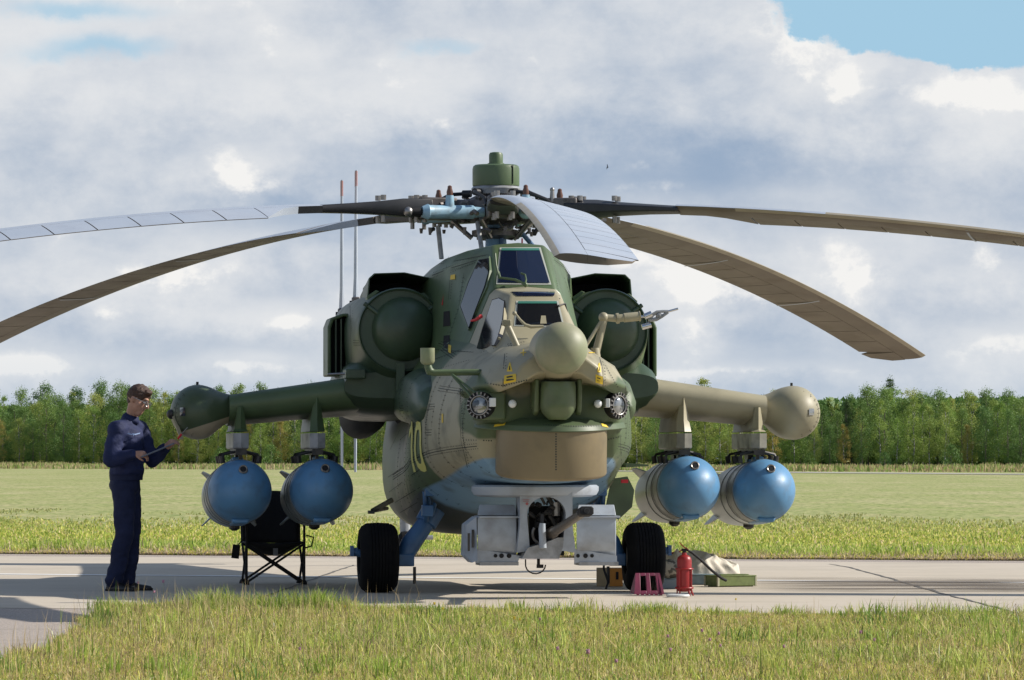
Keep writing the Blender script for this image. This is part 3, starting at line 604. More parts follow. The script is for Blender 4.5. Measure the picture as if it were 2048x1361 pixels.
# a bird far above
bb_ = MB(); bb_.tube([(-.18,0,0), (0,0,0), (.2,0,.02)], [.02,.06,.01], 8); bb_.add([(-.05,0,.02),(.08,0,.02),(.0,-.05,.42),(-.08,0,.4)], [(0,1,2,3)]); bb_.add([(-.05,0,.02),(.08,0,.02),(-.1,.1,-.3),(-.15,.1,-.25)], [(0,1,2,3)])
bo = bb_.obj('bird', m_black); bo.scale = (.45,)*3; bo.location = P(1215, 335, 300); tag(bo, 'tiny dark bird flying in the clouds right of the rotor cap', 'bird')
# ------------------------------------------------------------------ the helicopter (local frame: x to the picture's right, y aft, z up)
heli = empty('helicopter', (X0, Y0, 0), PSI, label='large green and tan camouflaged attack helicopter with drooping five blade rotor parked on the concrete', cat='helicopter')
CAML = W2H @ Vector((0, 0, CH))
def ray(px, py):
    return (W2H.to_3x3() @ Vector(((px-1024)/F, 1, (HZ-py)/F))).normalized()
class Skin:                          # the surfaces that markings, seams and rivets are laid on
    def __init__(s): s.v = []; s.f = []; s.t = None
    def add(s, mb):
        o = len(s.v); s.v += mb.v; s.f += [tuple(i+o for i in f) for f in mb.f]; s.t = None
    def hit(s, px, py):
        if s.t is None: s.t = BVHTree.FromPolygons([Vector(v) for v in s.v], s.f)
        d = ray(px, py); h = s.t.ray_cast(CAML, d)
        if h[0] is None: return None, None
        n = h[1] if h[1].dot(d) < 0 else -h[1]
        return h[0], n
    def side(s, y, z, sgn):
        if s.t is None: s.t = BVHTree.FromPolygons([Vector(v) for v in s.v], s.f)
        h = s.t.ray_cast(Vector((sgn*6, y, z)), Vector((-sgn, 0, 0)))
        return h[0], (h[1] if h[0] is not None and h[1].x*sgn > 0 else (-h[1] if h[0] is not None else None))
SK = Skin()
def patch(name, mt, quad, off=.003, th=None, n=4, parent=heli, skin=SK, lim=.5, **k):   # a thin plate that follows the skin under four photo corners
    b = MB(); g = []; last = None
    for i in range(n+1):
        for j in range(n+1):
            s_, t_ = i/n, j/n; q = [(1-s_)*(1-t_), s_*(1-t_), s_*t_, (1-s_)*t_]
            px = sum(a*c[0] for a, c in zip(q, quad)); py = sum(a*c[1] for a, c in zip(q, quad))
            h, nn_ = skin.hit(px, py)
            if h is None or (last is not None and (h-last).length > lim): 
                if last is None: return None
                h, nn_ = last, ln
            last, ln = h, nn_; g.append((h+nn_*off, nn_))
    vs = [p for p, _ in g]; fs = [(i*(n+1)+j, (i+1)*(n+1)+j, (i+1)*(n+1)+j+1, i*(n+1)+j+1) for i in range(n) for j in range(n)]
    b.add(vs, fs); return b.obj(name, mt, parent, **k)
def seam(pts, w=.006, off=.0015, step=4, b=None, skin=SK):
    b = b or MB(); prev = None
    P_ = []
    for a, c in zip(pts, pts[1:]):
        n = max(1, int(math.dist(a, c)/step)); P_ += [(a[0]+(c[0]-a[0])*i/n, a[1]+(c[1]-a[1])*i/n) for i in range(n)]
    P_.append(pts[-1]); H = [skin.hit(*p) for p in P_]
    for i in range(len(H)-1):
        (p, n1), (q, n2) = H[i], H[i+1]
        if p is None or q is None or (p-q).length > .25: continue
        t = (q-p); 
        if t.length < 1e-5: continue
        s1 = n1.cross(t).normalized()*w/2; s2 = n2.cross(t).normalized()*w/2
        b.add([p-s1+n1*off, p+s1+n1*off, q+s2+n2*off, q-s2+n2*off], [(0,1,2,3)])
    return b
def rivets(pts, gap=5.0, r=.0072, b=None, skin=SK):
    b = b or MB()
    for a, c in zip(pts, pts[1:]):
        n = max(1, int(math.dist(a, c)/gap))
        for i in range(n):
            h, nn_ = skin.hit(a[0]+(c[0]-a[0])*(i+.5)/n, a[1]+(c[1]-a[1])*(i+.5)/n)
            if h is None: continue
            u_ = nn_.orthogonal().normalized(); v_ = nn_.cross(u_)
            b.add([h+(u_*math.cos(k*PI/3)+v_*math.sin(k*PI/3))*r+nn_*.0008 for k in range(6)]+[h+nn_*.0035], [(k, (k+1) % 6, 6) for k in range(6)])
    return b
def sring(b, hw, zt, zm, zb, ex=2.3, n=48, exb=None, uc=0):
    r = []
    for k in range(n):
        a = 2*PI*k/n; c_, s_ = math.cos(a), math.sin(a); e = 2/(ex if s_ >= 0 else (exb or ex))
        r.append(Vector((uc+hw*math.copysign(abs(c_)**e, c_), b, zm+(zt-zm if s_ >= 0 else zm-zb)*math.copysign(abs(s_)**e, s_))))
    return r
# hull
hull = MB()
HR = [(-4.25, .40, 1.76, 1.58, 1.44, 2.4), (-4.22, .50, 1.86, 1.58, 1.42, 2.6), (-4.08, .57, 1.95, 1.55, 1.40, 2.6), (-3.96, .60, 2.0, 1.48, 1.30, 2.5), (-3.90, .61, 2.0, 1.45, .99, 2.5), (-3.7, .68, 2.08, 1.42, .98, 2.4), (-3.3, .78, 2.16, 1.38, .955, 2.3), (-2.8, .855, 2.22, 1.34, .92, 2.3), (-2.2, .89, 2.3, 1.30, .82, 2.3), (-1.5, .93, 2.38, 1.22, .66, 2.4),
      (-.8, .885, 2.3, 1.13, .52, 2.1, 2.7), (0, .85, 2.25, 1.04, .48, 1.95, 3.0), (1.2, .84, 2.3, 1.04, .47, 1.9, 3.2), (2.3, .84, 2.4, 1.15, .46, 1.9, 3), (3.4, .68, 2.5, 1.5, .75, 2.3), (4.6, .45, 2.5, 1.8, 1.12, 2.1), (7, .33, 2.45, 2.0, 1.42, 2.1), (9.6, .22, 2.45, 2.1, 1.7, 2.1), (10.5, .12, 2.4, 2.15, 1.9, 2)]
hull.loft([sring(*r[:6], 48, r[6] if len(r) > 6 else None) for r in HR])
SK.add(hull); hull.obj('hull', m_camo, heli)
# doghouse: cockpit, canopy and engine deck are one chined shape; half outlines from the crown outward
CR = [(-3.86, [(0,2.06),(.16,2.05),(.26,2.00),(.36,1.90),(.46,1.74)]), (-3.31, [(0,2.25),(.275,2.24),(.305,2.22),(.43,2.06),(.58,1.84)]), (-2.95, [(0,2.585),(.20,2.57),(.24,2.53),(.46,2.06),(.66,1.84)]),
      (-2.27, [(0,2.66),(.26,2.64),(.31,2.59),(.53,2.06),(.74,1.84)]), (-1.78, [(0,3.06),(.225,3.04),(.265,2.99),(.57,2.1),(.80,1.84)]), (-1.0, [(0,3.08),(.38,3.02),(.50,2.90),(.63,2.15),(.88,1.84)]),
      (-.35, [(0,3.05),(.50,2.98),(.645,2.82),(.68,2.2),(.92,1.84)]), (.6, [(0,3.0),(.52,2.94),(.66,2.8),(.70,2.2),(.92,1.84)]), (2.6, [(0,2.9),(.42,2.84),(.56,2.7),(.62,2.2),(.85,1.9)]), (4.6, [(0,2.6),(.2,2.56),(.3,2.5),(.36,2.2),(.42,2.0)])]
def chined(stations, mb):
    rings = []
    for b_, h in stations:
        rings.append([Vector((x, b_, z)) for x, z in h]+[Vector((h[-1][0]*.9, b_, h[-1][1]-.12)), Vector((-h[-1][0]*.9, b_, h[-1][1]-.12))]+[Vector((-x, b_, z)) for x, z in reversed(h[1:])])
    mb.loft(rings)
fr_ = MB(); chined(CR[:4], fr_); rr_ = MB(); chined(CR[3:], rr_)
SK.add(fr_); SK.add(rr_)
fr_.obj('front_canopy', m_tan, heli, bevel=.018, seg=2); rr_.obj('rear_canopy', m_green, heli, bevel=.02, seg=2)
# nose hood that carries the round radome
hd = MB()
HD = [(-3.6, [(0,2.16),(.36,2.10),(.60,1.95),(.72,1.72),(.60,1.62)]), (-4.15, [(0,2.15),(.30,2.09),(.53,1.93),(.63,1.765),(.55,1.70)]), (-4.45, [(0,2.12),(.26,2.06),(.45,1.93),(.545,1.775),(.47,1.715)]), (-4.66, [(0,2.05),(.19,2.02),(.31,1.93),(.36,1.83),(.31,1.78)])]
rings = []
for b_, h in HD:
    cz = h[-1][1]; 
    rings.append([Vector((x, b_, z)) for x, z in h]+[Vector((h[-1][0]*.55, b_, cz+.085)), Vector((0, b_, cz+.105)), Vector((-h[-1][0]*.55, b_, cz+.085))]+[Vector((-x, b_, z)) for x, z in reversed(h[1:])])
hd.loft(rings); SK.add(hd)
hd.obj('nose_hood', m_camo, heli, bevel=.02, seg=3)
BC = L(1123, 697, -4.78)
MB().lathe(BC+Vector((0, .30, -.03)), (0, -1, .05), [(0, .235), (.05, .228), (.14, .215), (.22, .205), (.28, .195)], 40).obj('radome_collar', m_tan, heli)
rb = MB().ball(BC, (.213, .213, .213), n=48).obj('round_radome', m_ball, heli, ang=80)
# chin shelf over the drum
ck_ = MB(); z0, z1 = 1.425, 1.485
sh = [(-.62, -3.5), (-.62, -3.95), (-.52, -4.15)]+[(.015+.475*math.sin(a), -4.07-.475*math.cos(a)) for a in np.linspace(-1.15, 1.15, 15)]+[(.54, -4.15), (.65, -3.95), (.65, -3.5)]
ck_.loft([[Vector((x, y, z0+(y+4.0)*.06)) for x, y in sh], [Vector((x*.97, y+.02, z0+.05+(y+4.0)*.06)) for x, y in sh], [Vector((x*.86, y+.13, z1+.02)) for x, y in sh]])
SK.add(ck_); ck_.obj('chin_shelf', m_camo, heli, bevel=.008)
# drum, tilted with the hull
dr = MB(); T_ = R(6.2); ax = Vector((0, math.sin(T_), -math.cos(T_))); dc = Vector((.012, -4.07, 1.45))
dr.lathe(dc, ax, [(0, .44), (.01, .458), (.385, .46), (.40, .452), (.415, .43), (.425, .30), (.43, .29), (.43, .01)], 72)
SK.add(dr); dr.obj('radar_drum', m_drum, heli)
hb = MB()
for x, y, r in ((-.22, -.05, .09), (.17, .08, .085), (-.02, .22, .04)): hb.lathe(dc+ax*.425+Vector((x, y, y*math.tan(T_))), ax, [(0, r), (.008, r), (.008, r*.85), (.012, r*.3)], 20)
hb.obj('drum_hatch', m_drum, heli)
# side fairings behind the cockpit shoulders
for sg, uc in ((-1, -.86), (1, .90)):
    fb = MB()
    rr2 = [(-2.35, .08, 1.66, 1.58), (-2.25, .13, 1.80, 1.50), (-1.9, .17, 1.90, 1.45), (-1.2, .18, 1.97, 1.46), (-.2, .17, 1.95, 1.5), (.4, .08, 1.8, 1.6)]
    fb.loft([[Vector((uc+sg*x*w_*1.0+(-.06*sg), b_, (zt+zb)/2+y*(zt-zb)/2)) for x, y in ((-1.2,-.8),(-.2,-1),(.55,-.92),(.95,-.55),(1,.1),(.72,.7),(.2,1),(-1.2,1.05))] for b_, w_, zt, zb in rr2])
    SK.add(fb); fb.obj('side_fairing', m_dgreen if sg < 0 else m_camo, heli, bevel=.03, seg=3)  # left fairing takes the darker green as painted-in shade

# ---- electro-optical turret under the hood
tc_ = L(1114, 800, -4.42)
tb = MB(); tb.box(tc_+Vector((0, .12, .05)), (.40, .30, .26)); tb.obj('sight_bracket', m_eo, heli, bevel=.03)
for sg in (-1, 1):
    MB().loft([[tc_+Vector((sg*x, y, z)) for y, z in ((-.10,.17),(.16,.17),(.16,-.02),(.02,-.13),(-.06,-.10),(-.10,.02))] for x in (.155, .195)]).obj('sight_side_cheek', m_eo, heli, bevel=.012)
tq = MB(); rs = []
for t in np.linspace(-1, 1, 17):
    z = t*.155; w_ = .148*(1-max(0, -t-.15)**2.2*.75) if t < 0 else .148*(1-max(0, t-.6)**2*.5); w_ = max(w_, .02)
    rs.append([tc_+Vector((w_*math.copysign(abs(math.cos(a))**.72, math.cos(a)), -.05+.17*(w_/.148)*math.copysign(abs(math.sin(a))**.9, math.sin(a)), z-.01)) for a in np.linspace(0, 2*PI, 40, endpoint=False)])
tq.loft(rs); tq.obj('sight_ball', m_eo, heli, ang=60)
# ---- headlamps
def headlamp(px, py, b_, yaw, sg):
    c = L(px, py, b_); d = Vector((math.sin(yaw), -math.cos(yaw), .02)).normalized()
    MB().box(c+Vector((-sg*.10, .20, .0)), (.24, .40, .24)).obj('lamp_housing', m_camo, heli, bevel=.02)
    e = MB().lathe(c-d*.10, d, [(0, .115), (.08, .115), (.10, .112), (.10, .08)], 40).obj('headlight', m_black, heli)
    rg = MB(); side = d.cross(Vector((0, 0, 1))).normalized(); up = side.cross(d)
    for k in range(18):
        a = 2*PI*k/18; o = (side*math.cos(a)+up*math.sin(a))
        rg.box(c+d*.006+o*.099, (.009, .012, .022), Matrix((side*-math.sin(a)+up*math.cos(a), d, o)).transposed())
    rg.torus(c+d*.006, d, .078, .006, 40, 8); rg.obj('lamp_ring', m_steel, e)
    MB().lathe(c-d*.07, d, [(0, .01), (.01, .035), (.035, .06), (.065, .076)], 36, cap=False).obj('reflector', m_chrome, e)
    MB().lathe(c-d*.004, d, [(0, .074), (.014, .058), (.022, .03), (.024, .002)], 32).obj('lens', m_lens, e)
    return e
m_lens = mat('lens_glass', (.35, .36, .36), .08, (.08, .09, .10), 14, metal=.55, contrast=(.45, .55))
headlamp(959, 811, -4.30, -.50, -1); headlamp(1238, 811, -4.22, .72, 1)
for px in ((980, 796, 992, 814), (1212, 798, 1220, 815)):
    c = L((px[0]+px[2])/2, (px[1]+px[3])/2, -4.42); MB().box(c+Vector((0, .10, 0)), ((px[2]-px[0])/245, .20, .072)).obj('marker_plate', m_white, heli, bevel=.004)
for px, py in ((1025, 808), (1196, 808)):
    c = L(px, py, -4.40); MB().cyl(c+Vector((0, .35, 0)), c, .022, n=12).obj('sensor_stalk', m_eo, heli); MB().ball(c, .034, n=20).obj('sensor_ball', m_white, heli, ang=80)
# ---- windows: seal frame with the pane inside it
def pane(quad, gl, fw=4.5, name='windscreen', th=True, skin=SK, edge=False, par=heli):
    c = np.mean(quad, 0)
    big = [tuple(c+(np.array(q)-c)*(1+fw/np.linalg.norm(np.array(q)-c))) for q in quad]
    fr = patch('window_frame', m_seal, big, .004, n=6, parent=par, skin=skin, lim=9)
    pn = patch(name, gl, quad, .010, n=6, parent=par, skin=skin, lim=9)
    if edge:
        q = quad; e2 = [q[0], q[1], (q[1][0]*.985+q[2][0]*.015, q[1][1]+4.5), (q[0][0]*.985+q[3][0]*.015, q[0][1]+4.5)]
        patch('glass_edge', m_teal, e2, .013, n=4, parent=par, skin=skin, lim=9)
    return pn
SKF = Skin(); SKF.add(fr_); SKR = Skin(); SKR.add(rr_)
pane([(1036, 605), (1113, 605), (1125, 653), (1032, 651)], m_glass, skin=SKF, edge=True)
pane([(1003, 499), (1078, 499), (1099, 568), (996, 567)], m_glassb, skin=SKR, edge=True)
patch('roof_pane', m_glassb, [(1022, 585), (1110, 585), (1108, 593), (1034, 593)], .006, skin=SKF, lim=9)
def plane_pane(name, poly, A, B, C_, mt, off=.012, depth=.05, grow=0):
    A, B, C_ = Vector(A), Vector(B), Vector(C_); n1 = (B-A).cross(C_-A).normalized()
    if n1.x > 0: n1 = -n1
    cx = sum(p[0] for p in poly)/len(poly); cy = sum(p[1] for p in poly)/len(poly); pts = []
    for x, y in poly:
        if grow: l_ = math.hypot(x-cx, y-cy); x += (x-cx)/l_*grow; y += (y-cy)/l_*grow
        d = ray(x, y); t = (A+n1*off-CAML).dot(n1)/d.dot(n1); pts.append(CAML+d*t)
    return MB().poly(pts, -n1*depth).obj(name, mt, heli, smooth=False)
wp = [(984, 601), (997, 597), (1008, 603), (1004, 640), (996, 672), (988, 690), (952, 701), (966, 655)]
fa = ((-.235, -2.95, 2.53), (-.46, -2.95, 2.06), (-.31, -2.27, 2.57))
plane_pane('window_frame', wp, *fa, m_tan, .008, .03, 3); plane_pane('window_seal', wp, *fa, m_black, .012, .05, 1.5); plane_pane('side_window', wp, *fa, m_side, .016, .05)
wq = [(957, 521), (976, 518), (976, 545), (968, 574), (952, 615), (937, 655), (921, 612), (937, 566)]
fb_ = ((-.265, -1.78, 2.99), (-.53, -2.27, 2.10), (-.50, -1.0, 2.90))
plane_pane('window_frame', wq, *fb_, m_green, .006, .08, 6); plane_pane('window_seal', wq, *fb_, m_black, .010, .05, 1.5); plane_pane('side_window', wq, *fb_, m_side, .014, .05)

m_shoe_tan = mat('pylon_shoe_paint', (.30, .285, .22), .45, (.26, .25, .21), 7, dirt=(.12, .11, .09), damt=.7, dscale=9)
# ---- engines
for sg in (-1, 1):
    uc, zc = sg*.93, 2.325
    nb = MB(); NR = [(-.6, .37, .37, .37), (-.612, .380, .368, .38), (-.52, .392, .372, .42), (-.3, .41, .375, .52), (-.1, .42, .375, .59), (.6, .44, .38, .69), (1.8, .44, .38, .71), (3.0, .36, .34, .6), (3.8, .2, .25, .3)]
    nb.loft([sring(b_, hw, zc+ht, zc, zc-hb_, 2.0+.3*min(1, max(0, (b_+.6)/.6)), 64, 2.0+.6*min(1, max(0, (b_+.6)/.6)), uc) for b_, hw, ht, hb_ in NR[1:]]+[[Vector((uc, 3.81, 2.3))]*64], cap=False)
    nac = nb.obj('engine_nacelle', m_dgreen if sg < 0 else m_green, heli)  # left nacelle darker than the right: shade put into its colour
    SK.add(nb) if sg < 0 else SK.add(nb)
    MB().lathe((uc, -.62, zc), (0, 1, 0), [(.012, .381), (-.012, .372), (0, .358), (.12, .342), (.3, .342)], 56, cap=False).obj('intake_lip', m_dgreen, nac)
    MB().lathe((uc, -.60, zc), (0, 1, 0), [(0, .359), (.10, .325), (.20, .30), (.26, .27), (.28, .01)], 48).obj('intake_ring', m_dgreen, nac)
    dm = MB(); dm.lathe((uc+.035*(1 if sg < 0 else .4), -.84, zc+.01), (0, 1, 0), [(0, .004), (.010, .07), (.035, .14), (.08, .205), (.14, .252), (.21, .283), (.29, .297), (.38, .292), (.5, .22)], 56)
    dd_ = dm.obj('dust_protector_dome', m_dgreen, nac, ang=60)
    for k, a in enumerate((-2.5, -.62)):
        d = Vector((math.cos(a), 0, -math.sin(a))); MB().cyl(Vector((uc, -.62, zc))+d*.24, Vector((uc, -.60, zc))+d*.40, .02).obj('dome_strut', m_dgreen, nac)
    MB().box((uc, -.60, zc-.44), (.075, .10, .30)).obj('dome_strut', m_dgreen, nac)
    # raised cooling scoop: a thin shell round a dark opening
    u0, u1 = sg*.60, sg*1.19; sb = MB(); o_, i_ = [], []
    prof = [(u0, 2.62), (u0, 2.80), (u0+(u1-u0)*.45, 2.855), (u1-sg*.05, 2.845), (u1, 2.80), (u1+sg*.015, 2.62)]
    c_ = Vector(((u0+u1)/2, 0, 2.72))
    def ins(p, q): return (p[0]+(c_.x-p[0])*q, p[1]+(c_.z-p[1])*q*1.6)
    A = [Vector((x, -.34, z)) for x, z in prof]; B_ = [Vector((x, -.34, z)) for x, z in (ins(p, .045) for p in prof)]; E_ = [Vector((x*.98, .9, z-.12)) for x, z in prof]; D_ = [Vector((x, .5, z-.05)) for x, z in (ins(p, .06) for p in prof)]
    sb.loft([D_, B_, A, E_], cap=False); sb.obj('cooling_scoop', m_dgreen, nac, bevel=.006)
    MB().add([p+Vector((0, -.1, 0)) for p in D_], [tuple(range(6))]).obj('scoop_throat', m_black, nac)
    for s2, ang_ in ((1, .72), (-1, .62)):      # small vanes on the cowl's upper corners
        dr_ = Vector((s2*math.sin(ang_), 0, math.cos(ang_)));  o3 = Vector((uc, -.42, zc))+dr_*.385; t_ = Vector((s2*math.cos(ang_), 0, -math.sin(ang_)))
        MB().loft([[o3-t_*.07+dr_*0, o3-t_*.05+dr_*.03, o3+t_*.05+dr_*.03, o3+t_*.07+dr_*-.01], [o3-t_*.07+Vector((0,.3,0)), o3-t_*.05+dr_*.01+Vector((0,.3,0)), o3+t_*.07+dr_*.01+Vector((0,.3,0)), o3+t_*.10-dr_*.02+Vector((0,.3,0))]]).obj('cowl_vane', m_green, nac, bevel=.01)
    # outboard cooler box with upright slats
    bx = MB(); x0, x1 = uc+sg*.24, uc+sg*.585
    fr2 = [(x0, 1.93), (x0, 2.50), (x1-sg*.14, 2.50), (x1-sg*.03, 2.46), (x1, 2.38), (x1, 1.93)]
    cc = Vector(((x0+x1)/2, 0, 2.2)); inn = [(x+(cc.x-x)*.18, z+(cc.z-z)*.09) for x, z in fr2]
    y_ = .25; bx.loft([[Vector((x, y_+.25, z)) for x, z in inn], [Vector((x, y_, z)) for x, z in inn], [Vector((x, y_, z)) for x, z in fr2], [Vector((x, y_+.55, z)) for x, z in fr2]], cap=False)
    cb = bx.obj('cooler_box', m_green, heli, bevel=.012)
    MB().add([Vector((x, y_+.2, z)) for x, z in inn], [tuple(range(6))]).obj('cooler_core', m_black, cb)
    for k in range(5):
        xx = x0+(x1-x0)*(.22+.14*k); MB().box((xx, y_+.06, 2.2), (.012, .10, .50)).obj('cooler_slat', m_dgreen, cb)
    ex = MB().tube([(uc+sg*.1, 1.0, 1.75), (uc+sg*.12, 1.5, 1.6), (uc+sg*.14, 2.1, 1.56)], [.14, .19, .2], 20); ex.obj('exhaust_duct', m_black, heli)
    MB().tube([(sg*.62, -.3, 1.70), (sg*.62, 1.4, 1.62)], [.12, .2], 14).obj('under_wing_duct', m_black, heli)
    # wing root box, wing, pod
    rb_ = MB(); rb_.loft([sring(b_, .42, zt, 1.82, zb, 3, 32, None, sg*1.0) for b_, zt, zb in ((-.50, 1.95, 1.72), (-.40, 2.05, 1.62), (-.1, 2.1, 1.56), (1.2, 2.1, 1.52), (1.6, 1.9, 1.6))]); rb_.obj('wing_root', m_dgreen, heli)  # darker green paints the shade below the engines into the root
    wg = MB(); rings = []
    def wring(u, le, ch, zc_, th, inc):
        pr = []
        for k in range(28):
            a = 2*PI*k/28; x = .5*(1+math.cos(a)); yt = math.copysign(1, math.sin(a))*th/2*(min(1, (x/.13))*(2-min(1, x/.13)))**.5*(1 if x < .45 else max(.08, 1-(x-.45)/.6))
            xx = x*ch; pr.append(Vector((u, le+xx*math.cos(inc)+yt*0, zc_-xx*math.sin(inc)+yt)))
        return pr
    wz = 1.80
    for u, le, ch, z_, th in ((1.22, -.48, 1.35, wz, .30), (1.6, -.44, 1.22, wz-.045, .275), (2.0, -.40, 1.12, wz-.095, .255), (2.44, -.36, 1.02, wz-.15, .235)): rings.append(wring(sg*u, le, ch, z_, th, R(8)))
    wg.loft(rings); SK.add(wg)
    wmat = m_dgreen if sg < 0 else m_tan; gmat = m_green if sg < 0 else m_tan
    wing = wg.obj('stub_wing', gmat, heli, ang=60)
    pd = MB(); pz = 1.595; rings = []
    for t in np.linspace(0, 1, 22):
        if t < .4: q_ = t/.4; u = 2.40+q_*.17; r = .122+.078*q_**1.6
        else: aa = -.63+(t-.4)/.6*(.63+PI/2*.985); u = 2.715+.245*math.sin(aa); r = .247*math.cos(aa)
        k2 = min(1, max(0, (u-2.40)/.26)); k2 = k2*k2*(3-2*k2); lb, lf_ = (.62+.5*r/.25), (r/.25)
        zc_ = (wz-.15-.02)*(1-k2)+pz*k2
        rings.append([Vector((sg*u, -.12+(-.02*k2)+(math.cos(p)*(r*1.15 if math.cos(p) < 0 else 1.05*lf_ if True else 0)), zc_+math.sin(p)*r)) for p in np.linspace(0, 2*PI, 40, endpoint=False)])
    pd.loft(rings); SK.add(pd); pod = pd.obj('wingtip_pod', m_podg if sg < 0 else gmat, heli, ang=80)
    pl = L(366, 824, -.33) if sg < 0 else L(1623, 824, -.2)
    pw = patch('pod_window', m_lens, [(361, 816), (371, 816), (371, 832), (361, 832)] if sg < 0 else [(1617, 818), (1627, 818), (1627, 831), (1617, 831)], .008, parent=pod, n=3, lim=9)
    MB().cyl((sg*2.715, -.05, pz+.24), (sg*2.715, -.05, pz+.275), .012).obj('pod_aerial', m_dgrey, pod)
    if sg < 0:
        MB().ball((-2.955, -.2, pz-.02), .045, n=14).obj('pod_sensor', m_dgrey, pod); MB().box((-2.90, -.22, pz-.14), (.03, .1, .22), Matrix.Rotation(-.35, 3, 'Y')).obj('pod_flap', m_tan, pod)
    # pylons with racks
    for ui, (pxl) in ((1.66, 627), (2.345, 475)):
        u = sg*ui; zt = 1.80-(ui-1.22)*.123-.08; pb = MB()
        pb.loft([[Vector((u+w_*x, b_, z)) for x, b_ in ((0, f_), (.5, f_+.05), (.55, f_+.3), (.55, .62), (.3, .8), (-.3, .8), (-.55, .62), (-.55, f_+.3), (-.5, f_+.05))] for w_, f_, z in ((.05, -.44, zt+.06), (.11, -.44, zt-.14), (.135, -.50, 1.42))])
        py = pb.obj('pylon', gmat, heli, ang=25)
        MB().loft([[Vector((u+w_*x, b_, z)) for x, b_ in ((0, f_), (.5, f_+.03), (.55, f_+.3), (.55, .62), (.3, .8), (-.3, .8), (-.55, .62), (-.55, f_+.3), (-.5, f_+.03))] for w_, f_, z in ((.138, -.505, 1.405), (.138, -.505, 1.275), (.12, -.49, 1.262))]).obj('pylon_shoe', m_silver if sg < 0 else m_shoe_tan, py, ang=25)
        rk = MB(); rk.box((u, -.02, 1.235), (.10, .95, .05))
        for b_ in (-.42, -.12, .25):
            for s3 in (-1, 1): rk.tube([(u, b_, 1.25), (u+s3*.15, b_+.02, 1.215), (u+s3*.17, b_+.02, 1.17)], .014, 6); rk.cyl((u+s3*.17, b_+.02, 1.20), (u+s3*.16, b_+.02, 1.135), .024, n=8)
        rk.box((u-sg*0-.0, -.38, 1.215), (.03, .04, .09)); rk.box((u, .1, 1.2), (.05, .2, .06)); rk.obj('bomb_rack', m_dgrey, py)
MB().box(L(712, 748, -.62)+Vector((0, .18, 0)), (.18, .36, .09)).obj('cable_box', m_dgreen, heli, bevel=.012)
MB().tube([L(655, 749, -.62), L(690, 748, -.62)], [.008, .012], 8).obj('cable_box_pin', m_steel, heli)

# ---- rotor
HUBZ = 3.42
def rot_pt(r, a, z): return Vector((r*math.sin(a), -r*math.cos(a), z))
MB().lathe((0, 0, 2.98), (0, 0, 1), [(0, .16), (.1, .10), (.28, .09), (.30, .085), (.42, .085)], 32).obj('rotor_mast', m_strut2 if False else m_blue, heli)
capm = MB().lathe((0, 0, 3.655), (0, 0, 1), [(0, .212), (.012, .214), (.155, .214), (.18, .207), (.192, .19), (.194, .075)], 64).obj('rotor_cap', m_green, heli)
MB().lathe((0, 0, 3.85), (0, 0, 1), [(0, .078), (.012, .076), (.014, .064), (.09, .064), (.108, .055), (.114, .03), (.115, .002)], 32).obj('cap_knob', m_green, capm)
MB().box((.135, -.17, 3.755), (.008, .012, .17)).obj('cap_seam', m_seam, capm)
MB().lathe((0, 0, 3.56), (0, 0, 1), [(0, .15), (.02, .21), (.07, .225), (.09, .21), (.10, .19)], 48).obj('hub_upper_plate', m_silver, heli)
MB().lathe((0, 0, 3.30), (0, 0, 1), [(0, .11), (.03, .24), (.10, .30), (.22, .28), (.27, .18)], 40).obj('hub_body', m_hub, heli)
MB().lathe((0, 0, 3.17), (0, 0, 1), [(0, .09), (.03, .22), (.08, .22), (.10, .12)], 40).obj('swashplate', m_hub, heli)
mtb = mat('hub_pipe_rubber', (.012, .012, .014), .5)
for k in range(5):
    hb = MB(); a = 2*PI*k/5+.5; p = rot_pt(.28, a, 3.59); hb.cyl(rot_pt(.24, a, 3.59), rot_pt(.32, a, 3.59), .033, n=12); hb.tube([rot_pt(.32, a, 3.59), rot_pt(.42, a+.2, 3.58), rot_pt(.52, a+.45, 3.52), rot_pt(.6, a+.5, 3.45)], .017, 8); hb.obj('hub_hose', mtb, heli)
ALPH = [R(4.2), R(76.2), R(149.0), R(220.2), R(292.2)]
DROOP = [.80, 1.02, 1.17, 1.13, 1.06]
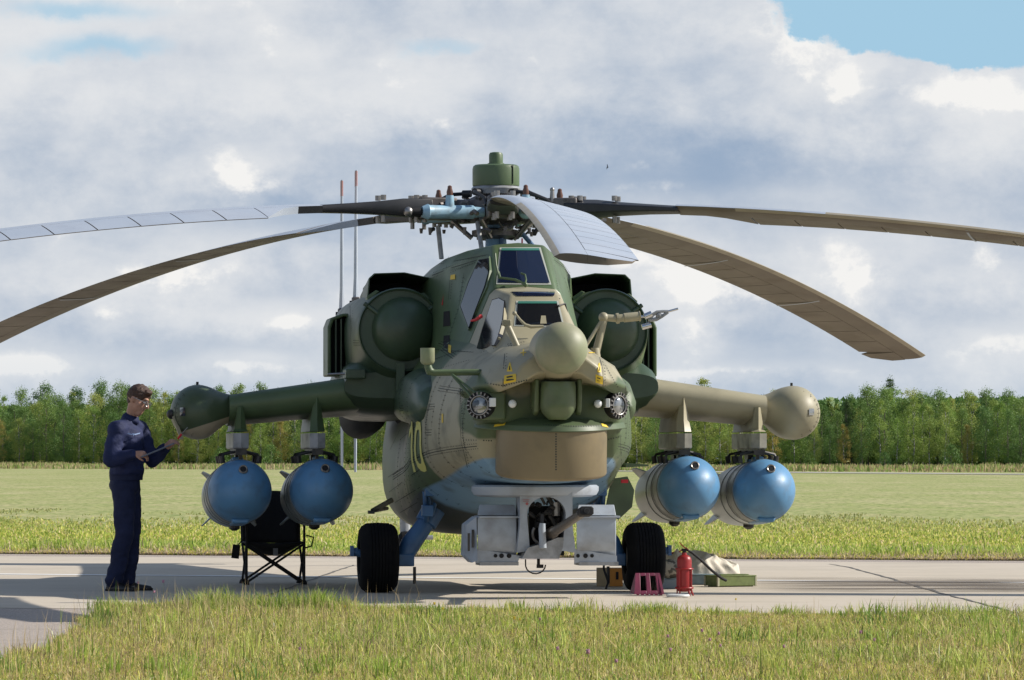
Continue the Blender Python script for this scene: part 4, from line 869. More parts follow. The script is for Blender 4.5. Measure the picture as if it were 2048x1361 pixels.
for bi, al in enumerate(ALPH):
    a = al-PSI; d = Vector((math.sin(a), -math.cos(a), 0)); le = Vector((d.y, -d.x, 0)); Z = Vector((0, 0, 1)); kd = DROOP[bi]
    def zc(r): return HUBZ+.02-kd*(max(0, r-.6)/7.9)**1.9
    def sec(r, c0, c1, chord, th, pitch, upper=True):     # airfoil slice between chord fractions
        o = d*r+Z*zc(r); t = Vector((0, 0, 0)); x_ = []
        n_ = 7
        e = le*math.cos(pitch)+Z*math.sin(pitch); nrm = Z*math.cos(pitch)-le*math.sin(pitch)
        top, bot = [], []
        for i in range(n_):
            f = c0+(c1-c0)*i/(n_-1); yt = th*1.48*(.2969*math.sqrt(f)-.126*f-.3516*f*f+.2843*f**3-.1015*f**4)/.2969*1.0
            p = o+e*((.27-f)*chord); top.append(p+nrm*(yt+.0015)); bot.append(p-nrm*(yt*.75+.0015))
        return top+list(reversed(bot))
    def blade_loft(rs, c0, c1, mb, spar=False):
        rings = []
        for r in rs:
            pitch = R(11.5)-R(5.5)*(r/8.5)-R((0, 1, 3, 1.5, 0)[bi])*min(1, max(0, r-2)/1)
            if r < 2.75:
                f = max(0, min(1, (r-2.0)/.7)); chord = .24+.40*f if not spar else .64
            else: chord = .64
            if spar:
                w_ = .235 if r < 1.7 else .245; c1_ = w_/.64; rings.append(sec(r, 0, c1_, .64, .075, pitch))
            else:
                rings.append(sec(r, c0, c1, .67, .075, pitch))
        mb.loft(rings)
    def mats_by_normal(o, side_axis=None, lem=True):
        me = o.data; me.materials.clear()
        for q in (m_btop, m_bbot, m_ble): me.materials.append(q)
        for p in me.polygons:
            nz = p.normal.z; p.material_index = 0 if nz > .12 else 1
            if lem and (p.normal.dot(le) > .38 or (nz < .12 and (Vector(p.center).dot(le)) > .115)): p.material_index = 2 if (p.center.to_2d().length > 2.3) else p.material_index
    grip = MB()
    g0, g1, g2 = .36, .62, .98
    grip.tube([rot_pt(.22, a, 3.43), rot_pt(.5, a, 3.44)], [.10, .085], 14)
    bl = MB(); rs_ = list(np.linspace(1.7, 8.52, 26)); blade_loft(rs_, 0, .38, bl, True)
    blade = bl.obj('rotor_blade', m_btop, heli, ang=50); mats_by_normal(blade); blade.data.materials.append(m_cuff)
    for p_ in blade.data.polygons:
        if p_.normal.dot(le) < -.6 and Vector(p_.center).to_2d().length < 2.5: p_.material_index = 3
    cf = MB(); cf.loft([[d*r+Z*(zc(r)+v*t_)+le*(u*w_+sh_) for u, v in ((-1,-.4),(-.9,-1),(.3,-1),(1,-.5),(1,.5),(.3,1),(-.9,1),(-1,.4))] for r, w_, t_, sh_ in ((.66, .13, .085, 0), (.95, .145, .08, 0), (1.15, .14, .06, .02), (1.42, .125, .045, .045), (1.72, .118, .034, .058))])
    cf.obj('blade_cuff', m_cuff, blade, bevel=.01)
    gp = grip; gp.box(d*.60+Z*3.435, (.24, .36, .20), Matrix.Rotation(a, 3, 'Z')); gp.obj('blade_grip', m_hub, blade, bevel=.015)
    bt = MB()
    for rr3 in (.72, .80, 1.12):
        for s_ in (-.07, .07):
            p = d*rr3+le*s_+Z*(zc(rr3)+.07); bt.cyl(p, p+Z*.045, .026, n=10); bt.cyl(p-Z*.20, p-Z*.14, .02, n=8)
    p = d*.55+le*.1
    if bi in (1, 3): bt.cyl(p+Z*3.50, p+Z*3.60, .026, .018, n=12); bt.ball(p+Z*3.61, .022, n=10)
    bt.obj('grip_bolts', m_steel, blade, kind='stuff')
    # trailing-edge pockets, each a separate panel
    edges = list(np.linspace(2.35, 8.25, 16)); g = .006
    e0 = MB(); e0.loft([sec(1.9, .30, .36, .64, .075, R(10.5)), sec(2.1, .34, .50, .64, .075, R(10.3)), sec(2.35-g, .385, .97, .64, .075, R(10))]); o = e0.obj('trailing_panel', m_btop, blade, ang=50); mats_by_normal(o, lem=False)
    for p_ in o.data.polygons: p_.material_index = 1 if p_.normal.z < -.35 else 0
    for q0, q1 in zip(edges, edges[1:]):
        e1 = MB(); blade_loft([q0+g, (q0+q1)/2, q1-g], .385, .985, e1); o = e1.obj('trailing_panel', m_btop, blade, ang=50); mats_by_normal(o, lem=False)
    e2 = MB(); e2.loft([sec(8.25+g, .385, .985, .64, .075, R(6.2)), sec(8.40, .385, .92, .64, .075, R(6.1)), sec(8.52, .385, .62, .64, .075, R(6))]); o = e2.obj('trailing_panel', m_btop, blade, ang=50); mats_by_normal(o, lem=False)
    inb = MB(); blade_loft([2.35, 8.25], .37, .39, inb)
    # trim tab lines printed white on the underside, every few panels
    for q in (edges[5], edges[10]):
        wl = MB()
        s0 = sec(q, .04, .96, .64, .075, R(11.5)-R(5.5)*(q/8.5)); s1 = sec(q+.022, .04, .96, .64, .075, R(11.5)-R(5.5)*(q/8.5)); n7 = 7
        lo0, lo1 = s0[n7:], s1[n7:]
        dn = Vector((0, 0, -.003)); wl.add([v+dn for v in lo0]+[v+dn for v in lo1], [(i, i+1, i+1+n7, i+n7) for i in range(n7-1)])
        wl.obj('balance_stripe', m_btop, blade)
    # pitch horn, damper and link
    c1 = rot_pt(.34, a+.85, 3.40); c2 = d*.93-le*.20+Z*3.395
    dm_ = MB(); dm_.tube([c1, c1.lerp(c2, .12), c1.lerp(c2, .14), c1.lerp(c2, .72), c1.lerp(c2, .74), c1.lerp(c2, .82)], [.045, .05, .062, .062, .072, .05], 16); dm_.cyl(c1.lerp(c2, .45)+Z*.02, c1.lerp(c2, .45)+Z*.15, .045, .035, n=12); dm_.obj('lag_damper', m_blue2, blade)
    MB().tube([c1.lerp(c2, .82), c1.lerp(c2, .84), c2], [.03, .04, .03], 12).obj('damper_boot', m_black, blade)
    MB().lathe(c1.lerp(c2, .45)+Z*.14, (0, 0, 1), [(0, .026), (.04, .03), (.075, .02), (.09, .02), (.10, .008)], 14).obj('damper_reservoir', mat('oil_brown', (.12, .05, .03), .35) if bi == 0 else bpy.data.materials['oil_brown'], blade)
    MB().ball(c2, .045, n=12).obj('damper_bearing', m_steel, blade)
    MB().tube([c1, c1.lerp(rot_pt(.2, a+1.2, 3.42), .6)], [.07, .09], 14).obj('damper_body', m_hub, blade)
    lk_ = MB(); lk_.tube([rot_pt(.22, a-.30, 3.18), rot_pt(.40, a-.42, 3.34)], .022, 8); lk_.obj('pitch_link', m_steel, blade)
# control rods from the deck to the swashplate
for (xa, ya, ba), (xb, yb, bb2) in (((883, 507, -.25), (876, 452, -.2)), ((964, 492, -.5), (955, 445, -.3)), ((978, 492, .3), (976, 450, .1)), ((1088, 508, .2), (1040, 462, 0)), ((1004, 490, -.1), (1003, 455, -.1))):
    MB().tube([L(xa, ya, ba)+Vector((0, 0, -.05)), L(xb, yb, bb2)], [.022, .022], 8).obj('control_rod', m_strut if xa > 1000 else m_silver, heli)
jn = MB(); rj = random.Random(4)
for k in range(70):       # pipes, lugs and wire clips around the hub
    a = rj.uniform(0, 2*PI); r = rj.uniform(.16, .62); z = rj.uniform(3.2, 3.52)
    p = rot_pt(r, a, z); q = p+Vector((rj.uniform(-.12, .12), rj.uniform(-.12, .12), rj.uniform(-.05, .05)))
    jn.tube([p, p.lerp(q, .5)+Vector((0, 0, rj.uniform(-.03, .03))), q], rj.uniform(.008, .022), 6)
for k in range(12):
    a = rj.uniform(0, 2*PI); p = rot_pt(rj.uniform(.2, .9), a, 3.26); jn.cyl(p, p-Vector((0, 0, rj.uniform(.03, .07))), .018, .012, n=8)
jn.obj('hub_pipework', m_hub, heli, kind='stuff')
MB().box((.10, -1.2, 3.10), (.012, .02, .05)).obj('roof_beacon', m_red, heli)

# ---- tail: fin, tailplane, tail rotor, tail wheel
fn = MB(); fn.loft([[Vector((w_*x, b_+y*ch, z)) for x, y in ((0,0),(.5,.08),(.6,.35),(.2,.95),(-.2,.95),(-.6,.35),(-.5,.08))] for z, b_, ch, w_ in ((1.9, 9.0, 1.5, .3), (2.6, 9.5, 1.2, .26), (3.1, 9.9, .95, .2), (3.15, 9.95, .8, .12))]); fn.obj('tail_fin', m_green, heli)
tp = MB(); tp.loft([[Vector((x_, 10+y*.55, 2.75+z*.05)) for y, z in ((0,0),(.1,1),(.5,1),(1,0),(.5,-1),(.1,-1))] for x_ in (.05, 1.5)]); tp.obj('tailplane', m_green, heli)
tr = L(684, 642, 10.1)
MB().cyl(tr+Vector((.55, 0, 0)), tr, .07, n=16).obj('tail_rotor_shaft', m_dgreen, heli)
for off, rot_ in ((0, R(-2)), (.0, R(-2)+PI), (.16, R(5)), (.16, R(5)+PI)):
    o_ = tr+Vector((off, off*.4, -.13 if off == 0 and rot_ < 1 else 0)); dd3 = Vector((math.sin(rot_)*.10, math.sin(rot_)*.9, math.cos(rot_))).normalized() if True else None
    ff = Vector((.02, 1, 0)).normalized(); tb_ = MB()
    tb_.loft([[o_+dd3*r+ff*(x*w_)+Vector((y*t_, 0, 0)) for x, y in ((-1,0),(-.5,.8),(.3,1),(1,.2),(1,-.2),(.3,-1),(-.5,-.8))] for r, w_, t_ in ((.22, .05, .035), (.38, .07, .028), (.5, .115, .022), (1.70, .115, .012))])
    tbl = tb_.obj('tail_rotor_blade', m_btop, heli)
    if rot_ < 1: MB().loft([[o_+dd3*r+ff*(x*.117)+Vector((y*.015, 0, 0)) for x, y in ((-1,0),(-.5,.8),(.3,1),(1,.2),(1,-.2),(.3,-1),(-.5,-.8))] for r in (1.52, 1.69)]).obj('tip_band', mat('faded_red_band', (.32, .15, .14), .5) if 'faded_red_band' not in bpy.data.materials else bpy.data.materials['faded_red_band'], tbl)
    MB().box(o_+dd3*.16, (.09, .12, .22)).obj('tail_blade_grip', m_hub, tbl, bevel=.015)
    MB().cyl(o_+dd3*.20+Vector((-.07, 0, 0)), o_+dd3*.20+Vector((.07, 0, 0)), .03, n=10).obj('tail_grip_bolt', m_black, tbl)
tw = Vector((0, 9.0, .19))
whl = MB().lathe(tw-Vector((.08, 0, 0)), (1, 0, 0), [(0, .10), (.0, .15), (.03, .185), (.08, .19), (.13, .185), (.16, .15), (.16, .10)], 32).obj('tail_wheel', m_rubber, heli)
tf = MB(); tf.tube([tw+Vector((0, .05, 0)), tw+Vector((0, .15, .5)), Vector((0, 8.6, 1.7))], .06, 10); tf.cyl(tw-Vector((.22, 0, -.12)), tw+Vector((.3, 0, .12)), .025, n=8); tf.obj('tail_wheel_fork', m_silver, heli)

# ---- main gear
for sg, pxw in ((-1, 756), (1, 1287)):
    wc = L(pxw, 1118, -1.3); wc.z = .305; r = .31; hwid = .168
    prof = [(-.10, .12), (-.165, .15), (-.172, .20), (-.165, .245), (-.145, .278), (-.115, .298)]
    tread = []
    for k in range(7):
        x = -.085+k*.0283; tread += [(x-.012, .3095-abs(x)*.05), (x+.010, .3095-abs(x)*.05), (x+.012, .300-abs(x)*.05), (x+.0155, .300-abs(x)*.05)]
    prof2 = prof+tread+[(-a_, b2) for a_, b2 in reversed(prof)]
    wh = MB().lathe(wc, (1, 0, 0), prof2, 64).obj('main_wheel', m_rubber, heli, ang=50)
    MB().lathe(wc-Vector((.14, 0, 0)), (1, 0, 0), [(0, .05), (.0, .13), (.02, .14), (.26, .14), (.28, .13), (.28, .05)], 32).obj('wheel_rim', m_dgrey, wh)
    ax_ = MB(); ax_.cyl(wc, wc+Vector((sg*.24, 0, .06)), .035, n=12); ax_.box(wc+Vector((sg*.23, 0, .06)), (.03, .10, .09)); ax_.box(wc+Vector((sg*.19, 0, .06)), (.02, .06, .06)); ax_.obj('axle_jack_lug', m_strut, wh)
    inn = wc+Vector((-sg*.26, .02, .02)); top = Vector((sg*.58, -1.15, .90))
    st = MB(); st.tube([inn+Vector((sg*.03, 0, -.02)), inn+Vector((-sg*.03, 0, .10)), inn.lerp(top, .5), top], [.075, .09, .078, .085], 18)
    st.tube([inn.lerp(top, .48), top.lerp(inn, .12)], [.10, .105], 18); st.box(inn+Vector((sg*.02, 0, -.04)), (.15, .18, .11)); 
    leg = st.obj('landing_gear_leg', m_strut, heli, bevel=.01)
    MB().cyl(inn+Vector((-sg*.06, -.05, -.1)), inn+Vector((-sg*.06, -.05, -.25)), .014, n=8).obj('drag_pin', m_dgrey, leg)
    fk = MB(); fk.tube([inn.lerp(top, .52)+Vector((sg*.02, -.10, .0)), Vector((sg*.74, -1.55, .98))], [.026, .026], 8); fk.tube([inn.lerp(top, .62)+Vector((0, -.10, 0)), Vector((sg*.66, -1.62, .99))], .022, 8); fk.tube([inn.lerp(top, .75)+Vector((0, -.08, 0)), Vector((sg*.12, -1.75, .82))], .026, 8); fk.tube([Vector((sg*.78, -1.45, .70)), Vector((sg*.80, -1.5, 1.0))], .022, 8)
    fk.box(Vector((sg*.70, -1.58, .93)), (.20, .12, .16)); fk.box(Vector((sg*.77, -1.5, .72)), (.10, .10, .10)); fk.box(Vector((sg*.20, -1.8, .80)), (.16, .1, .1)); fk.obj('leg_brace', m_strut, leg, bevel=.008)
    tc2 = MB(); tc2.tube([inn+Vector((0, .12, .1)), inn.lerp(top, .3)+Vector((0, .2, 0)), inn.lerp(top, .5)+Vector((0, .1, 0))], .02, 6); tc2.obj('torque_link', m_strut, leg)
    if sg > 0: MB().tube([inn+Vector((-.10, -.1, -.02)), inn+Vector((-.11, -.13, -.12)), inn+Vector((-.07, -.14, -.24)), inn+Vector((-.10, -.2, -.29))], .011, 6).obj('brake_hose', m_black, leg)

# ---- gun turret
gt = empty('gun_turret'); gt.parent = heli
gt.location = (0, 0, 0)
c0 = L(1070, 985, -2.95)
MB().lathe((c0.x, c0.y, .955), (0, 0, -1), [(0, .48), (.0, .52), (.015, .54), (.05, .54), (.085, .52), (.10, .48), (.105, .36)], 60).obj('turret_ring', m_grey, gt)
B_F = -3.42
def Q(px, py, b=B_F): return L(px, py, b)
yoke = MB(); outer = [(1040, 973), (1145, 973), (1142, 1060), (1140, 1105), (1152, 1122), (1040, 1122), (1046, 1090), (1040, 1040)]
n_ = 22; arc = [(1093+39*math.cos(PI*k/n_), 1030-36*math.sin(PI*k/n_)-0) for k in range(n_+1)]
# front plate: strips between the arch opening and the outer outline
inner = [(1124, 1102)]+arc+[(1060, 1102)]
outl = [(1152, 1106)]+[(1145, 1050), (1145, 973)]+[(1145-(105)*k/8, 972) for k in range(1, 8)]+[(1040, 973), (1040, 1050), (1034, 1106)]
def resample(pl, n):
    dcum = [0]
    for a, c in zip(pl, pl[1:]): dcum.append(dcum[-1]+math.dist(a, c))
    out = []
    for k in range(n):
        t = dcum[-1]*k/(n-1); i = max(j for j in range(len(dcum)) if dcum[j] <= t+1e-9); i = min(i, len(pl)-2); f = (t-dcum[i])/max(1e-9, dcum[i+1]-dcum[i]); out.append((pl[i][0]+(pl[i+1][0]-pl[i][0])*f, pl[i][1]+(pl[i+1][1]-pl[i][1])*f))
    return out
ri, ro = resample(inner, 28), resample(outl, 28); rings = []
for (a, c), (e, f) in zip(ri, ro):
    rings.append([Q(a, c), Q(e, f), Q(e, f)+Vector((0, .30, 0)), Q(a, c)+Vector((0, .30, 0))])
yoke.loft(rings, cap=True); yk = yoke.obj('gun_yoke', m_grey, gt, ang=30)
for s_, (xa, xb) in ((-1, (950, 1040)), (1, (1145, 1192))):
    e_ = MB(); e_.loft([[Q(xa, 990, -3.2), Q(xb, 980, B_F+.02), Q(xb, 1060, B_F+.02), Q(xb+s_*6, 1020, B_F+.03), Q(xa+(xb-xa)*.35, 1003, -3.2)], [p+Vector((0, .10, 0)) for p in (Q(xa, 990, -3.2), Q(xb, 980, B_F+.02), Q(xb, 1060, B_F+.02), Q(xb+s_*6, 1020, B_F+.03), Q(xa+(xb-xa)*.35, 1003, -3.2))]]); pass
def ammo_box(x0, x1, s_):
    bA = -3.30; a = MB()
    def pr(x): # side outline: curved bottom front
        o = []
        for py, db in ((1033, 0), (1045, -.012), (1065, -.02), (1085, -.012), (1100, .02), (1112, .09)): o.append(Q(x, py, bA+db))
        o += [Q(x, 1114, bA+.45), Q(x, 1033, bA+.45)]; return o
    a.loft([pr(x0), pr(x1)]); ab = a.obj('ammunition_box', m_grey, gt, ang=30, bevel=.006)
    lid = MB(); lid.loft([[Q(x, 1012 if q else 1031, bA+.10 if q else bA), Q(x, 1012, bA+.45), Q(x, 1033, bA+.45), Q(x, 1033, bA)] if False else [Q(x, 1031, bA+.005), Q(x+(4 if x == x0 else -4), 1010, bA+.10), Q(x+(4 if x == x0 else -4), 1012, bA+.45), Q(x, 1031, bA+.45)] for x, q in ((x0, 1), (x1, 1))]); lid.obj('box_lid', m_grey, ab, bevel=.004)
    MB().box(Q((x0+x1)/2, 1034, bA+.18), ((x1-x0)/239+.02, .42, .018)).obj('box_lip', m_grey, ab, bevel=.003)
    # bottom bracket with lightening holes
    br_ = MB(); br_.loft([[Q(x0-4, 1098, bA+.03), Q(x0-4, 1126, bA+.03), Q(x1+2, 1126, bA+.03), Q(x1+8 if s_ < 0 else x1+2, 1112, bA+.03)], [p+Vector((0, .02, 0)) for p in (Q(x0-4, 1098, bA+.03), Q(x0-4, 1126, bA+.03), Q(x1+2, 1126, bA+.03), Q(x1+8 if s_ < 0 else x1+2, 1112, bA+.03))]]); br_.obj('box_bracket', m_grey, ab, ang=20)
    for hx in ((991, 1003, 1018) if s_ < 0 else (1156, 1171, 1184)):
        r_ = .016 if hx in (991, 1184, 1156) else .02; p = Q(hx, 1112, bA+.028); MB().cyl(p, p-Vector((0, .004, 0)), r_, n=16).obj('lightening_hole', m_black, ab)
    MB().box(Q((x0+x1)/2, 1127, bA+.2), ((x1-x0)/239+.0, .36, .03)).obj('box_floor', m_silver, ab)
    return ab
ammo_box(955, 1033, -1); ammo_box(1153, 1232, 1)
# slanting outer end plate of the left box
ep = MB(); q0 = [Q(932, 1050, -3.2), Q(953, 1034, -3.32), Q(955, 1122, -3.32), Q(944, 1126, -3.2), Q(930, 1112, -3.1)]; ep.loft([q0, [p+Vector((0, .35, 0)) for p in q0]]); ep.obj('end_plate', m_grey, gt, ang=20)
for px, py in ((939, 1085), (947, 1078)): p = Q(px, py, -3.33); MB().box(p+Vector((0, .06, 0)), (.018, .02, .15)).obj('end_plate_slot', m_dgrey, gt)
MB().box(Q(1093, 1062, -3.10), (.30, .02, .42)).obj('gun_bay_back', m_black, gt)
gi = MB(); rg_ = random.Random(9)
for k in range(26):
    p = Q(rg_.uniform(1066, 1122), rg_.uniform(1004, 1062), rg_.uniform(-3.33, -3.2)); q = p+Vector((rg_.uniform(-.06, .06), rg_.uniform(-.04, .04), rg_.uniform(-.10, .10))); gi.tube([p, q], rg_.uniform(.008, .028), 8)
gi.obj('gun_mechanism', m_dgrey, gt, kind='stuff'); 
MB().cyl(Q(1112, 1005, -3.3), Q(1112, 1032, -3.3), .035, n=16).obj('recoil_spring_housing', m_steel, gt); MB().torus(Q(1085, 1068, -3.34), (0, 1, 0), .085, .013, 30, 8, 0, 0, PI*1.2).obj('feed_arc', m_steel, gt)
MB().tube([Q(1085, 1047, -3.50), Q(1084, 1058, -3.50), Q(1086, 1097, -3.52)], [.024, .030, .03], 14).obj('feed_chute', m_grey, gt)
cr = MB(); qq = [(1056, 1096), (1078, 1090), (1118, 1076), (1128, 1076), (1126, 1096), (1118, 1118), (1044, 1118)]; cr.loft([[Q(x, y, -3.47) for x, y in qq], [Q(x, y, -3.47)+Vector((0, .5, .0)) for x, y in qq]]); cr.obj('gun_cradle', m_silver, gt, ang=20)
g0_, g1_ = Q(1098, 1070, -3.30), L(1172, 1023, -4.85); gd = (g1_-g0_).normalized()
barrel = MB().tube([g0_-gd*.3, g0_+gd*.18, g0_+gd*.2, g0_+gd*.6, g1_-gd*.05], [.052, .05, .042, .038, .033], 20).obj('gun_barrel', m_barrel, gt)
mz = MB(); up = Vector((0, 0, 1)); sd = gd.cross(up).normalized(); u2 = sd.cross(gd)
mz.loft([[g1_+gd*t+sd*(x*w_)+u2*(y*h_) for x, y in ((-1,-.6),(-.7,-1),(.7,-1),(1,-.6),(1,.6),(.7,1),(-.7,1),(-1,.6))] for t, w_, h_ in ((-.10, .036, .034), (-.07, .058, .037), (.03, .058, .037), (.04, .052, .033))]); mz.obj('muzzle_brake', m_black, barrel, bevel=.003)
MB().cyl(g1_+gd*.040, g1_+gd*.046, .024, n=20).obj('muzzle_ring', m_dgrey, barrel); MB().cyl(g1_+gd*.044, g1_+gd*.049, .015, n=16).obj('bore', m_black, barrel)
hk = MB(); hk.cyl(Q(1077, 1118, -3.2), Q(1077, 1134, -3.2), .013, n=8); hk.box(Q(1080, 1133, -3.2), (.055, .04, .03)); hk.obj('cable_socket', m_black, gt)
MB().tube([Q(1051, 1119, -3.2)]+[Q(1071+20*math.cos(a), 1130+18*math.sin(a), -3.2) for a in np.linspace(PI*.95, 0, 9)], .0065, 6).obj('hanging_cable', m_black, gt)
for (x, y, w_) in ((1098, 980, 10), (1110, 984, 24), (1110, 988, 22), (1110, 979, 26), (1063, 994, 16), (1052, 1003, 12), (1052, 1000, 14)):
    MB().box(Q(x, y, B_F)-Vector((0, .002, 0)), (w_/239, .002, .004)).obj('stencil_line', m_stencil if 'm_stencil' in globals() else mat('stencil_red', (.35, .10, .10), .6), gt)
    m_stencil = bpy.data.materials['stencil_red']
p = Q(1054, 1008, B_F); MB().cyl(p, p-Vector((0, .003, 0)), .012, n=12).obj('stencil_dot', m_stencil, gt)

# ---- pitot cup on its pipe (left) and air data probe (right)
e1, e2 = L(960, 745, -4.0), L(868, 746, -3.95)
cupc = L(855, 728, -3.95)
pt = MB(); pt.tube([e1+Vector((0, .1, 0)), e1, e2, e2+Vector((-.035, 0, .012)), cupc+Vector((.012, 0, -.045)), cupc+Vector((0, 0, -.005))], [.026, .026, .028, .036, .034, .03], 18); pp = pt.obj('cup_pipe', m_green, heli)
MB().lathe(cupc+Vector((0, 0, -.01)), (0, 0, 1), [(0, .03), (.012, .05), (.03, .060), (.14, .060), (.14, .053), (.10, .05)], 32).obj('sensor_cup', m_ball, pp)
for t in ((948, 800, -4.2), (955, 790, -4.2)): MB().tube([e2.lerp(e1, .35), L(*t)], .011, 8).obj('pipe_brace', m_green, pp)
s0, s1 = L(1190, 706, -4.15), L(1207, 640, -4.12)
ar = MB(); ar.lathe(s0+Vector((0, 0, -.08)), (0, 0, 1), [(0, .05), (.06, .045), (.12, .035)], 16); ar.tube([s0+Vector((.01, .02, .0)), s1+Vector((.005, 0, 0))], [.034, .028], 14); ar.tube([s0+Vector((-.09, -.02, .04)), s1+Vector((-.01, 0, .0))], [.016, .016], 8); ar.ball(s1+Vector((0, 0, .02)), .042, n=18)
arm = ar.obj('probe_arm', m_tan, heli); s2 = L(1280, 633, -4.1)
MB().tube([s1+Vector((0, 0, .02)), s1.lerp(s2, .34), s1.lerp(s2, .35), s1.lerp(s2, .42), s1.lerp(s2, .43), s1.lerp(s2, .55), s1.lerp(s2, .56), s1.lerp(s2, .97), s1.lerp(s2, .98), s2], [.028, .030, .044, .044, .032, .032, .038, .038, .044, .044], 20).obj('probe_tube', m_tan, arm)
vp = MB()
for a, b_, r in ((L(1281, 634, -4.1), L(1295, 634, -4.1), .011), (L(1289, 634, -4.12), L(1303, 628, -4.12), .026), (L(1284, 655, -4.1), L(1302, 650, -4.1), .024), (L(1334, 624, -4.1), L(1356, 618, -4.1), .010)): vp.cyl(a, b_, r, n=14)
vp.obj('probe_tip', m_chrome, arm)
vf = MB(); vf.tube([L(1300, 634, -4.1), L(1314, 624, -4.1), L(1326, 623, -4.1), L(1336, 624, -4.1)], [.02, .012, .012, .016], 8); vf.tube([L(1297, 641, -4.1), L(1312, 639, -4.1), L(1324, 633, -4.1), L(1336, 625, -4.1)], [.014, .018, .014, .012], 8); vf.ball(L(1318, 632, -4.1), (.03, .02, .025), n=10); vf.obj('probe_fork', m_silver, arm)
# stub mast and wipers
sm = MB(); sm.tube([L(1035, 695, -3.8), L(1012, 645, -3.75)], [.026, .028], 12); sm.box(L(1013, 646, -3.75), (.07, .07, .05)); sm.obj('blade_antenna', m_tan, heli, bevel=.006)
w1 = MB(); w1.tube([L(1030, 627, -3.42), L(1040, 640, -3.48), L(1050, 650, -3.5), L(1062, 654, -3.5), L(1087, 653, -3.5)], [.010, .011, .014, .016, .012], 8); w1.ball(L(1029, 627, -3.42), .02, n=8); w1.obj('front_wiper', m_tan, heli)
w2 = MB(); w2.tube([L(997, 545, -2.2), L(1000, 556, -2.25), L(1030, 560, -2.28), L(1049, 568, -2.36)], .012, 8); w2.tube([L(1049, 573, -2.38), L(1052, 560, -2.34), L(1050, 550, -2.28), L(1042, 547, -2.25)], .009, 8); w2.tube([L(990, 508, -2.1), L(992, 530, -2.16), L(998, 556, -2.24)], .011, 8); w2.ball(L(1051, 570, -2.38), .022, n=10); w2.obj('rear_wiper', m_green, heli)
gh = MB(); gh.tube([L(1117, 612, -3.1), L(1130, 608, -3.0), L(1134, 625, -3.0), L(1136, 642, -3.1), L(1124, 648, -3.2)], .009, 6); gh.obj('grab_handle', m_dgrey, heli)
# seat head-rests and instruments glimpsed through the glass are built as shapes just behind the screens
hr = patch('headrest', m_tan, [(1082, 634), (1091, 634), (1093, 650), (1080, 650)], .0135, skin=SKF, lim=9)

# ---- markings, seams, rivets
def par_print(nm, mt, quads, n=3, **k):
    for q in quads: patch(nm, mt, q, .004, n=n, **k)
par_print('yellow_placard', m_yellow, [[(1009, 752), (1032, 748), (1032, 763), (1008, 768)], [(1191, 749), (1205, 754), (1205, 769), (1191, 766)], [(990, 850), (1012, 846), (1010, 851), (988, 855)], [(1202, 848), (1214, 851), (1216, 856), (1204, 853)]])
for x, y, s_ in ((1020, 736, 1), (1198, 737, .6)):
    patch('warning_triangle', m_yellow, [(x-1, y-10), (x+1, y-10), (x+6*s_, y+8), (x-6*s_, y+8)], .004, n=4); patch('triangle_mark', m_black, [(x-.7*s_, y-3), (x+.7*s_, y-3), (x+1.4*s_, y+5), (x-1.4*s_, y+5)], .0055, n=2)
for q in ([(1014, 754), (1026, 752), (1026, 755), (1014, 757)], [(1013, 760), (1028, 758), (1028, 760), (1013, 762)], [(1194, 755), (1201, 757), (1201, 759), (1194, 757)], [(1194, 761), (1202, 763), (1202, 764), (1194, 762)]): patch('placard_text', m_seam, q, .0052, n=2)
for x, y in ((1047, 706), (1183, 706)): patch('hoist_mark', m_yellow, [(x-1, y-6), (x+1, y-6), (x+1, y+7), (x-1, y+7)], .004, n=3); patch('hoist_mark', m_yellow, [(x-6, y), (x+6, y-1), (x+6, y+1), (x-6, y+1.5)], .005, n=3)
patch('star_mark', m_yellow, [(902, 551), (911, 549), (911, 559), (901, 560)], .004); patch('round_mark', m_yellow, [(897, 690), (903, 692), (902, 708), (897, 705)], .004)
patch('hoist_mark', m_yellow, [(884, 828), (887, 828), (887, 846), (884, 846)], .004)
patch('door_vent', m_black, [(888, 624), (900, 622), (901, 652), (887, 654)], .004); patch('door_vent', m_black, [(888, 672), (900, 671), (899, 696), (887, 697)], .004)
rb1 = patch('warning_ribbon', m_red, [(888, 567), (891, 567), (888, 611), (885, 611)], .012)
MB().tube([L(942, 642, -2.75), L(952, 640, -2.85), L(962, 633, -2.95)], [.008, .014, .018], 8).obj('safety_ribbon', m_red, heli)
# bort number 10, laid on the left flank
def digit(polys, name):
    b = MB()
    for pl in polys:
        g = [[None]*5 for _ in range(5)]
        for i in range(5):
            for j in range(5):
                s_, t_ = i/4, j/4; q = [(1-s_)*(1-t_), s_*(1-t_), s_*t_, (1-s_)*t_]
                y = sum(a*c[0] for a, c in zip(q, pl)); z = sum(a*c[1] for a, c in zip(q, pl)); h, n1 = SK.side(y, z, -1); g[i][j] = h+Vector((-.006, 0, .0)) if h is not None else Vector((-.93, y, z))
        b.add([p for r_ in g for p in r_], [(i*5+j, i*5+j+1, i*5+j+6, i*5+j+5) for i in range(4) for j in range(4)])
    return b.obj(name, m_yellow2, heli)
zt_, zb_ = 1.50, 1.06
y1 = -1.62; digit([[(y1, zt_), (y1+.075, zt_), (y1+.075, zb_), (y1, zb_)], [(y1-.0, zt_), (y1+.04, zt_-.0), (y1+.20, zt_-.13), (y1+.20, zt_-.18)]] if False else [[(y1, zt_), (y1-.09, zt_), (y1-.09, zb_), (y1, zb_)], [(y1-.02, zt_), (y1+.02, zt_-.09), (y1+.15, zt_-.16), (y1+.15, zt_-.09)]], 'number_one')
yc, zc2 = -2.02, (zt_+zb_)/2; K8 = 16; qs = []
